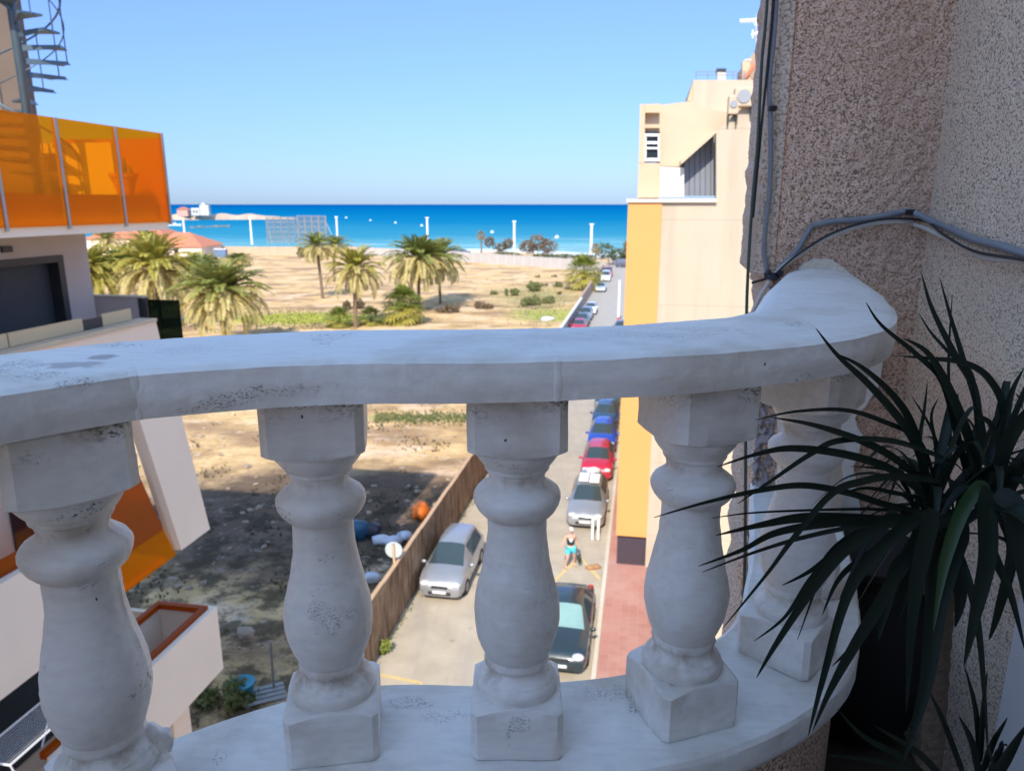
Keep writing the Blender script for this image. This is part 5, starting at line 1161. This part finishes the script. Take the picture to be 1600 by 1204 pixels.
def baluster(seed):
    m = MB(); pr = [(r_, HB - d) for r_, d in prof][::-1]
    dn_ = []
    for (r0, z0), (r1, z1) in zip(pr, pr[1:]):
        k = max(1, int(abs(z1 - z0) / .006))
        for i in range(k): dn_.append((r0 + (r1 - r0) * i / k, z0 + (z1 - z0) * i / k))
    dn_.append(pr[-1]); m.lathe(dn_, 84)
    for i_ in range(len(dn_)):                # the casting seam down one side
        for k_, h_ in ((76, .0016), (77, .0007), (34, .0012)):
            x_, y_, z_ = m.v[i_ * 84 + k_]; L_ = math.hypot(x_, y_); f_ = 1 + h_ * (1 + .8 * noise.noise(Vector((z_ * 40, seed, 0)))) / L_; m.v[i_ * 84 + k_] = (x_ * f_, y_ * f_, z_)
    block(m, .0755, HB - .363, HB - .272, 0, -.006, .013)
    block(m, .0755, 0, HB - .808, .010, 0, .010, dome=.006)
    for i, v in enumerate(m.v):
        p = Vector(v); d = Vector((p.x, p.y, 0)); L = d.length or 1
        w_ = .0011 * noise.noise(p * 38 + Vector((seed, 0, 0))) + .0016 * noise.noise(p * 11 + Vector((seed, 3, 0))) + .0006 * noise.noise(p * 120)
        m.v[i] = tuple(p + d / L * w_ + Vector((0, 0, w_ * .6)))
    return m
for i, (x, y, a) in enumerate(ctrl[2:9] + ctrl[9:10][:0]):
    m = baluster(i * 7.3); m.world = False; o = m.build('baluster', M['white_turned'], BS, auto=42)
    o.location = (x, y - 1.1, z(HB) - FL); o.rotation_euler = (0, 0, R(a) * 1.0)
    if i == 3 and False: pass
    o['label'] = ''
    del o['label']
# plaster lumps where the second baluster's foot was repaired
m_ = WB(); P = Vector((-.595, .924, z(HB))); m_.blob(tuple(P + Vector((.052, .028, .100))), (.026, .028, .032), 5, .35, 2.2, 3); m_.blob(tuple(P + Vector((.066, .014, .055))), (.024, .026, .05), 9, .3, 2.2, 3); m_.build('repair_mortar', M['white'], BS, smooth=True)
# ---------------------------------------------------------------- painted patches on the pier
def wallpt(px, py, off=.004):
    r = ray(px, py); n = dn; k = (C0 - Vector((0, 0, 0))).dot(Vector((n.x, n.y, 0))) / (r.x * n.x + r.y * n.y); P = r * k
    if (Vector((P.x, P.y, 0)) - C0).dot(du) > (C1 - C0).length:
        w2 = (C2 - C1).normalized(); n2 = Vector((w2.y, -w2.x, 0)); k = C1.dot(n2) / (r.x * n2.x + r.y * n2.y); P = r * k; n = n2
    return P + Vector((0, 0, CZ)) + Vector((n.x, n.y, 0)) * off
def patch(name, pts, off=.012, mat='white'):
    m = WB(); P = [wallpt(x, y, off) for x, y in pts]; fine = []
    for a, b in zip(P, P[1:] + P[:1]):
        for k in range(6):
            p = a.lerp(b, k / 6); fine.append(p + Vector((du.x, du.y, 0)) * .006 * noise.noise(p * 40) + Vector((0, 0, .006 * noise.noise(p * 43 + Vector((9, 0, 0))))))
    m.prism(fine, -dn * .03); return ob(name, M[mat], m)
patch('plaster_collar', [(1238, 470), (1240, 430), (1255, 410), (1275, 403), (1300, 405), (1318, 418), (1340, 440), (1352, 475)], .012, 'plaster')
patch('painted_patch', [(1205, 520), (1385, 520), (1382, 545), (1372, 600), (1350, 632), (1334, 652), (1346, 678), (1342, 700), (1334, 725), (1335, 760), (1344, 800), (1340, 840), (1338, 870), (1362, 940), (1352, 1000), (1215, 1000), (1208, 800), (1216, 700)])
# ---------------------------------------------------------------- cables
def cable(name, label, pts, r_, mat, group=None, off=.012, free=None):
    P = [wallpt(x, y, off) if free is None else PZ(x, y, free) for x, y in pts]; f = [cr(P, i / 8) for i in range((len(P) - 1) * 8 + 1)]
    m = WB(); o = f[0]; m.v = []; m.tube([p - o for p in f], r_, 8); m.world = False; ob_ = m.build(name, M[mat], None, smooth=True); ob_.location = o
    return tag(ob_, label, 'cable', group)
cable('cable', 'grey cable running down the outer edge of the pebble-dashed wall', [(1228, -420), (1213, -30), (1208, 60), (1201, 130), (1203, 200), (1202, 290), (1195, 356), (1193, 393), (1199, 430)], .0075, 'cable_grey')
cable('cable', 'thin black cable beside the grey one at the very edge of the wall', [(1224, -420), (1208, -30), (1199, 90), (1190, 180), (1180, 285), (1175, 340)], .004, 'cable_black', off=.02)
cable('cable', 'dark green cable hanging free beside the wall edge in front of the cream building', [(1218, -400), (1200, -20), (1190, 100), (1184, 220), (1176, 310), (1169, 420), (1166, 520), (1165, 700), (1164, 860), (1160, 1000)], .0045, 'cable_green', free=2.15)
cable('cable', 'off-white cable curving over the right wall from the taped knot', [(1720, 425), (1620, 408), (1560, 402), (1510, 378), (1455, 354), (1400, 346), (1345, 352), (1285, 373), (1235, 404), (1205, 430), (1188, 456), (1176, 480), (1172, 492)], .0062, 'cable_white', off=.030)
cable('cable', 'thick grey conduit clipped along the right wall above the other cables', [(1720, 415), (1620, 399), (1574, 385), (1528, 373), (1495, 359), (1466, 347), (1420, 331), (1385, 336), (1345, 343), (1300, 346), (1269, 352)], .0095, 'cable_grey', off=.012)
cable('cable', 'blue-grey conduit stub slanting down to the taped knot', [(1268, 351), (1257, 368), (1248, 385), (1232, 404), (1212, 424)], .0085, 'cable_grey', off=.014)
cable('cable', 'thin black cable running between the grey conduit and the off-white cable', [(1720, 419), (1620, 404), (1550, 392), (1500, 366), (1440, 346), (1395, 341), (1345, 347), (1290, 366), (1240, 398), (1208, 426)], .0035, 'cable_black', off=.040)
cable('cable', 'short black cable crossing the wall edge left of the taped knot', [(1202, 432), (1190, 436), (1173, 441)], .004, 'cable_black', off=.02)
kn = thing('taped_knot', 'lump of black tape binding the cables just above the end of the white rail', 'cable joint', tuple(wallpt(1205, 431, .03)))
m_ = MB(); m_.blob((0, 0, 0), (.026, .018, .013), 3, .5, 3, 2); m_.build('tape_wrap', M['tape'], kn, smooth=True)
m_ = MB(); m_.blob((.018, -.002, .012), (.012, .012, .012), 9, .5, 3, 2); m_.blob((-.016, -.002, .010), (.012, .01, .012), 4, .5, 3, 2); m_.build('tape_end', M['tape'], kn, smooth=True)
for x, y, l in ((1418, 331, 'small black clip holding the grey conduit at the wall corner'), (1205, 171, 'small black clip on the grey cable high on the wall edge')):
    P = wallpt(x, y, .016); o = thing('cable_clip', l, 'clip', tuple(P), 0, 'clips holding the cables')
    m_ = MB(); m_.box(-.011, .011, -.012, .01, -.007, .007); m_.build('saddle', M['cable_black'], o, bevel=.002)
# ---------------------------------------------------------------- dracaena
PB = G(1500, 1204, 13.42); DP = PZ(1500, 830, 1.17)
PB = Vector((DP.x + .01, DP.y + .01, FL))
DR = thing('dracaena', 'tall dragon tree with long drooping dark leaves and a ringed bare trunk', 'plant', tuple(PB))
Dinv = DR.matrix_basis.inverted()
m_ = WB(); pts = []; rs = []
for i in range(160):
    f = i / 159; zz = FL + .25 + (DP.z - FL - .25) * f; pts.append(Vector((PB.x + (DP.x - PB.x) * f + .012 * math.sin(f * 5), PB.y + (DP.y - PB.y) * f, zz))); rs.append(.0165 + .0016 * abs(math.sin(f * 62)) + .001 * noise.noise(Vector((0, 0, f * 50))))
m_.tube(pts, rs, 16)
m_.build('trunk', simple('ringed_trunk', (.14, .10, .065), .9, .35, 60, .8, 90), DR, smooth=True)
def ribbon(m, P, wmax, vd, fold=.22, bl=.12):
    n = (len(P) - 1) * 8; F = [cr(P, i / 8) for i in range(n + 1)]; vs = []
    for i, p in enumerate(F):
        t = (F[min(i + 1, n)] - F[max(i - 1, 0)]).normalized(); s = t.cross(vd)
        if s.length < .05: s = t.cross(Vector((1, 0, 0)))
        s.normalize(); up = s.cross(t).normalized(); f = i / n
        w_ = wmax * .5 * (min(1, .5 + f / bl * .5) if f < bl else 1) * (1 - max(0, (f - .35) / .65) ** 1.6) + .0004
        if up.dot(vd) < 0: up = -up
        vs += [p - s * w_ + up * w_ * fold, p - s * w_ * .5 + up * w_ * fold * .3, p, p + s * w_ * .5 + up * w_ * fold * .3, p + s * w_ + up * w_ * fold]
    m.add(vs, [(i * 5 + j, i * 5 + j + 1, (i + 1) * 5 + j + 1, (i + 1) * 5 + j) for i in range(n) for j in range(4)])
A_ = (1452, 800); B_ = (1538, 775); C_ = (1495, 815)
LV = [  # sight points from root to tip, width in mm, depth of root and of tip
 ([(1530, 700), (1522, 610), (1490, 552), (1455, 480), (1440, 427)], 17, 1.16, 1.22), ([(1545, 740), (1530, 650), (1506, 567), (1484, 492), (1468, 433)], 15, 1.16, 1.24),
 ([(1530, 720), (1520, 592), (1484, 552), (1455, 520), (1436, 490)], 8, 1.16, 1.2), ([(1527, 790), (1500, 700), (1474, 600), (1434, 556), (1377, 508), (1353, 472)], 15, 1.16, 1.10),
 ([(1535, 790), (1517, 699), (1482, 609), (1449, 552), (1411, 528)], 24, 1.15, 1.12), ([(1455, 790), (1438, 715), (1410, 662), (1359, 603), (1308, 555), (1274, 512)], 19, 1.13, 1.02),
 ([(1452, 760), (1428, 672), (1398, 621), (1347, 574), (1300, 550)], 15, 1.14, 1.05), ([(1560, 740), (1568, 645), (1545, 592), (1506, 567), (1450, 560), (1404, 556)], 16, 1.12, 1.14),
 ([(1555, 760), (1568, 680), (1580, 615), (1600, 575)], 14, 1.1, 1.1), ([(1550, 780), (1570, 700), (1605, 645), (1640, 620)], 26, 1.08, 1.0), ([(1560, 790), (1590, 730), (1640, 700)], 34, 1.05, .95),
 ([(1465, 770), (1437, 690), (1377, 657), (1317, 640), (1240, 643), (1180, 656)], 9, 1.13, 1.0), ([(1460, 770), (1400, 718), (1341, 687), (1271, 664), (1206, 652)], 16, 1.12, 1.0),
 ([(1455, 785), (1400, 737), (1327, 711), (1242, 700), (1186, 708), (1120, 729)], 15, 1.11, .96), ([(1490, 722), (1400, 690), (1313, 688), (1265, 710), (1203, 752), (1152, 787)], 11, 1.1, .98),
 ([(1455, 802), (1384, 788), (1327, 770), (1256, 758), (1186, 766), (1101, 785), (1022, 808)], 12, 1.1, .92), ([(1450, 803), (1380, 796), (1327, 795), (1186, 800), (1112, 809)], 5, 1.12, 1.0),
 ([(1460, 815), (1400, 815), (1341, 811), (1256, 808), (1186, 820), (1118, 836)], 22, 1.09, .95), ([(1450, 812), (1370, 812), (1299, 816), (1214, 831), (1158, 859), (1091, 884)], 16, 1.08, .92),
 ([(1440, 812), (1350, 820), (1260, 838), (1180, 862), (1098, 893)], 8, 1.06, .93), ([(1470, 752), (1400, 744), (1345, 752), (1299, 771), (1242, 837), (1199, 895), (1130, 980)], 13, 1.07, .90),
 ([(1470, 818), (1400, 812), (1330, 850), (1271, 917), (1213, 1004), (1182, 1058)], 20, 1.06, .90), ([(1450, 815), (1390, 808), (1330, 842), (1271, 898), (1227, 962), (1178, 1001)], 13, 1.09, .95),
 ([(1480, 815), (1430, 812), (1365, 868), (1322, 932), (1285, 1061), (1263, 1148)], 23, 1.06, .93), ([(1495, 812), (1440, 830), (1371, 946), (1328, 1018), (1295, 1080), (1270, 1140)], 24, 1.02, .90),
 ([(1420, 812), (1340, 830), (1290, 870), (1272, 925), (1246, 999)], 7, 1.1, 1.02), ([(1450, 805), (1380, 812), (1320, 850), (1268, 890), (1222, 914)], 14, 1.11, 1.05),
 ([(1505, 815), (1484, 870), (1463, 944), (1445, 1073), (1408, 1197)], 40, 1.04, .95), ([(1452, 795), (1445, 850), (1425, 900), (1404, 972)], 20, 1.08, 1.02),
 ([(1458, 795), (1447, 834), (1432, 900), (1423, 981), (1416, 1112)], 34, 1.0, .95), ([(1545, 768), (1528, 762), (1500, 805), (1478, 870), (1468, 920), (1458, 985)], 24, 1.03, .98),
 ([(1548, 765), (1541, 790), (1541, 870), (1522, 963), (1506, 1040)], 36, 1.0, .94), ([(1530, 800), (1550, 862), (1578, 926), (1602, 1018)], 18, 1.04, .98),
 ([(1560, 770), (1574, 815), (1580, 860), (1576, 908)], 15, 1.02, .98), ([(1555, 770), (1585, 790), (1592, 840), (1600, 905), (1606, 960)], 36, .98, .92),
 ([(1550, 790), (1590, 800), (1640, 850)], 30, 1.0, .9), ([(1450, 800), (1425, 860), (1400, 890), (1380, 960), (1372, 1000)], 30, 1.12, 1.10), ([(1540, 770), (1580, 750), (1630, 760)], 18, 1.05, .98),
 ([(1500, 800), (1490, 870), (1500, 930), (1492, 980)], 34, 1.12, 1.1), ([(1440, 770), (1437, 690), (1444, 640), (1449, 598)], 8, 1.16, 1.2), ([(1465, 760), (1462, 700), (1455, 650), (1466, 622)], 8, 1.17, 1.2),
 ([(1480, 740), (1455, 670), (1425, 620)], 7, 1.16, 1.18), ([(1484, 740), (1484, 660), (1482, 560), (1488, 460)], 7, 1.17, 1.24), ([(1450, 780), (1400, 770), (1352, 762), (1312, 772)], 8, 1.12, 1.08),
 ([(1560, 800), (1580, 860), (1560, 950), (1545, 1000)], 26, 1.12, 1.1), ([(1430, 800), (1415, 760), (1390, 735), (1330, 728)], 8, 1.14, 1.1), ([(1560, 740), (1560, 700), (1545, 660), (1522, 650)], 18, 1.1, 1.08),
 ([(1470, 800), (1450, 850), (1400, 930), (1340, 1000), (1300, 1040)], 18, 1.16, 1.14), ([(1440, 815), (1350, 870), (1310, 905), (1285, 960)], 12, 1.13, 1.08), ([(1475, 815), (1455, 900), (1450, 1000), (1452, 1060)], 26, 1.14, 1.12)]
q = random.Random(12)
for k, (px, wd, z0, z1) in enumerate(LV):
    wd *= .92
    n = len(px); P = [PZ(x, y, z0 + (z1 - z0) * i / (n - 1)) for i, (x, y) in enumerate(px)]
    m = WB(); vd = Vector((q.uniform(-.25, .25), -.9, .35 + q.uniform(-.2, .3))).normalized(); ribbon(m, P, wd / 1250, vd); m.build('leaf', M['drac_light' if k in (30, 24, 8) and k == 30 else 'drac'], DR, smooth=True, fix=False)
# a fuller heart of short leaves
for c, nn_ in ((PZ(*A_, 1.13), 17), (PZ(*B_, 1.12), 18), (PZ(*C_, 1.17), 12)):
    for i in range(nn_):
        az = i * 2.4; p = R(75) - R(115) * i / nn_; d = Vector((math.cos(az) * math.cos(p), math.sin(az) * math.cos(p), math.sin(p))); L = q.uniform(.16, .30)
        if d.x < -.2: L *= .7
        P = [c - Vector((0, 0, .02)), c + d * L * .35 + Vector((0, 0, .03)), c + d * L * .7 + Vector((0, 0, .01)), c + d * L - Vector((0, 0, L * .35))]
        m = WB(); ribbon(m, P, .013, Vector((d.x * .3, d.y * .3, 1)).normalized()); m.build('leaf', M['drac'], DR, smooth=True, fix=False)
for a, b in (((1437, 790), (1432, 735)), ((1537, 790), (1545, 715)), ((1530, 790), (1533, 730))):
    m = WB(); m.tube([PZ(*a, 1.15), PZ(*b, 1.16)], [.007, .004], 8); m.build('stem', M['drac_light'], DR, smooth=True)
pt = thing('flower_pot', 'large dark pot holding the dragon tree on the balcony floor', 'plant pot', (PB.x, PB.y, FL))
m_ = MB(); m_.lathe([(.12, 0), (.17, .26), (.185, .27), (.185, .31), (.165, .31), (.16, .27)], 32); m_.build('pot', simple('dark_pot', (.03, .022, .018), .6, .2, 9), pt, auto=40)
m_ = MB(); m_.lathe([(.001, .275), (.16, .27)], 24, cap=False); m_.build('soil', simple('potting_soil', (.03, .02, .015), 1, .3, 60), pt)
# low second plant in front
D2 = PZ(1528, 1215, 1.10); LP = thing('spiky_plant', 'small spiky dark plant low down at the foot of the dragon tree', 'plant', (D2.x, D2.y, FL))
for px, wd in (([(1530, 1190), (1524, 1110), (1507, 1040)], 9), ([(1531, 1190), (1535, 1110), (1542, 1048)], 9), ([(1535, 1204), (1550, 1160), (1574, 1120)], 13), ([(1545, 1225), (1572, 1180), (1604, 1130)], 22),
               ([(1480, 1245), (1420, 1190), (1350, 1150), (1308, 1106)], 9), ([(1490, 1240), (1440, 1180), (1365, 1132)], 10), ([(1505, 1210), (1475, 1130), (1452, 1080)], 9), ([(1530, 1215), (1518, 1160), (1498, 1118)], 12),
               ([(1490, 1235), (1400, 1195), (1290, 1178)], 8), ([(1545, 1215), (1560, 1170), (1562, 1160), (1575, 1165)], 14), ([(1555, 1240), (1550, 1190), (1542, 1160)], 6)):
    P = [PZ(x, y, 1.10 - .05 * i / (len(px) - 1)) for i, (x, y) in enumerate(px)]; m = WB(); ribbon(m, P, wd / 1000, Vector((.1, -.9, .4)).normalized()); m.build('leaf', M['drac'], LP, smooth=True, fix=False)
m_ = WB(); m_.tube([Vector((D2.x, D2.y, FL + .2)), D2], [.02, .012], 10); m_.build('stem', M['bark_palm'], LP)
m_ = WB(); m_.lathe([(.07, FL), (.09, FL + .2), (.10, FL + .21), (.10, FL + .23), (.02, FL + .22)], 24, Matrix.Translation((D2.x, D2.y, 0))); m_.build('pot', simple('black_plastic', (.02, .02, .02), .5, .1, 5), LP, auto=40)
# black vessel added as the corner's shade and a white cabinet at the right
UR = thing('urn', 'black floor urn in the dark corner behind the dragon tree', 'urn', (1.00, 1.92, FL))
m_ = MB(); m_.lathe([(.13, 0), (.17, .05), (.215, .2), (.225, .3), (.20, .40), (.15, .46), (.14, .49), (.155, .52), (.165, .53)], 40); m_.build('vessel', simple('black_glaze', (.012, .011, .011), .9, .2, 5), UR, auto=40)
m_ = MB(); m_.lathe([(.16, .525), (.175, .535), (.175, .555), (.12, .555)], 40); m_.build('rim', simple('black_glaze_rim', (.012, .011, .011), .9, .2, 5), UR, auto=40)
cb = PZ(1578, 1000, 1.42); CBN = thing('cabinet', 'smooth white cabinet standing against the right wall at the edge of the frame', 'cabinet', (cb.x, cb.y, FL), R(-14))
m_ = MB(); m_.box(0, .5, -.38, 0, .04, .80); m_.build('body', M['white_metal'], CBN, bevel=.008)
m_ = MB(); m_.box(-.008, .51, -.39, .01, .802, .83); m_.build('top', M['white_metal'], CBN, bevel=.006)
m_ = MB(); m_.box(.02, .48, -.36, -.02, 0, .038); m_.build('plinth', M['dark'], CBN)
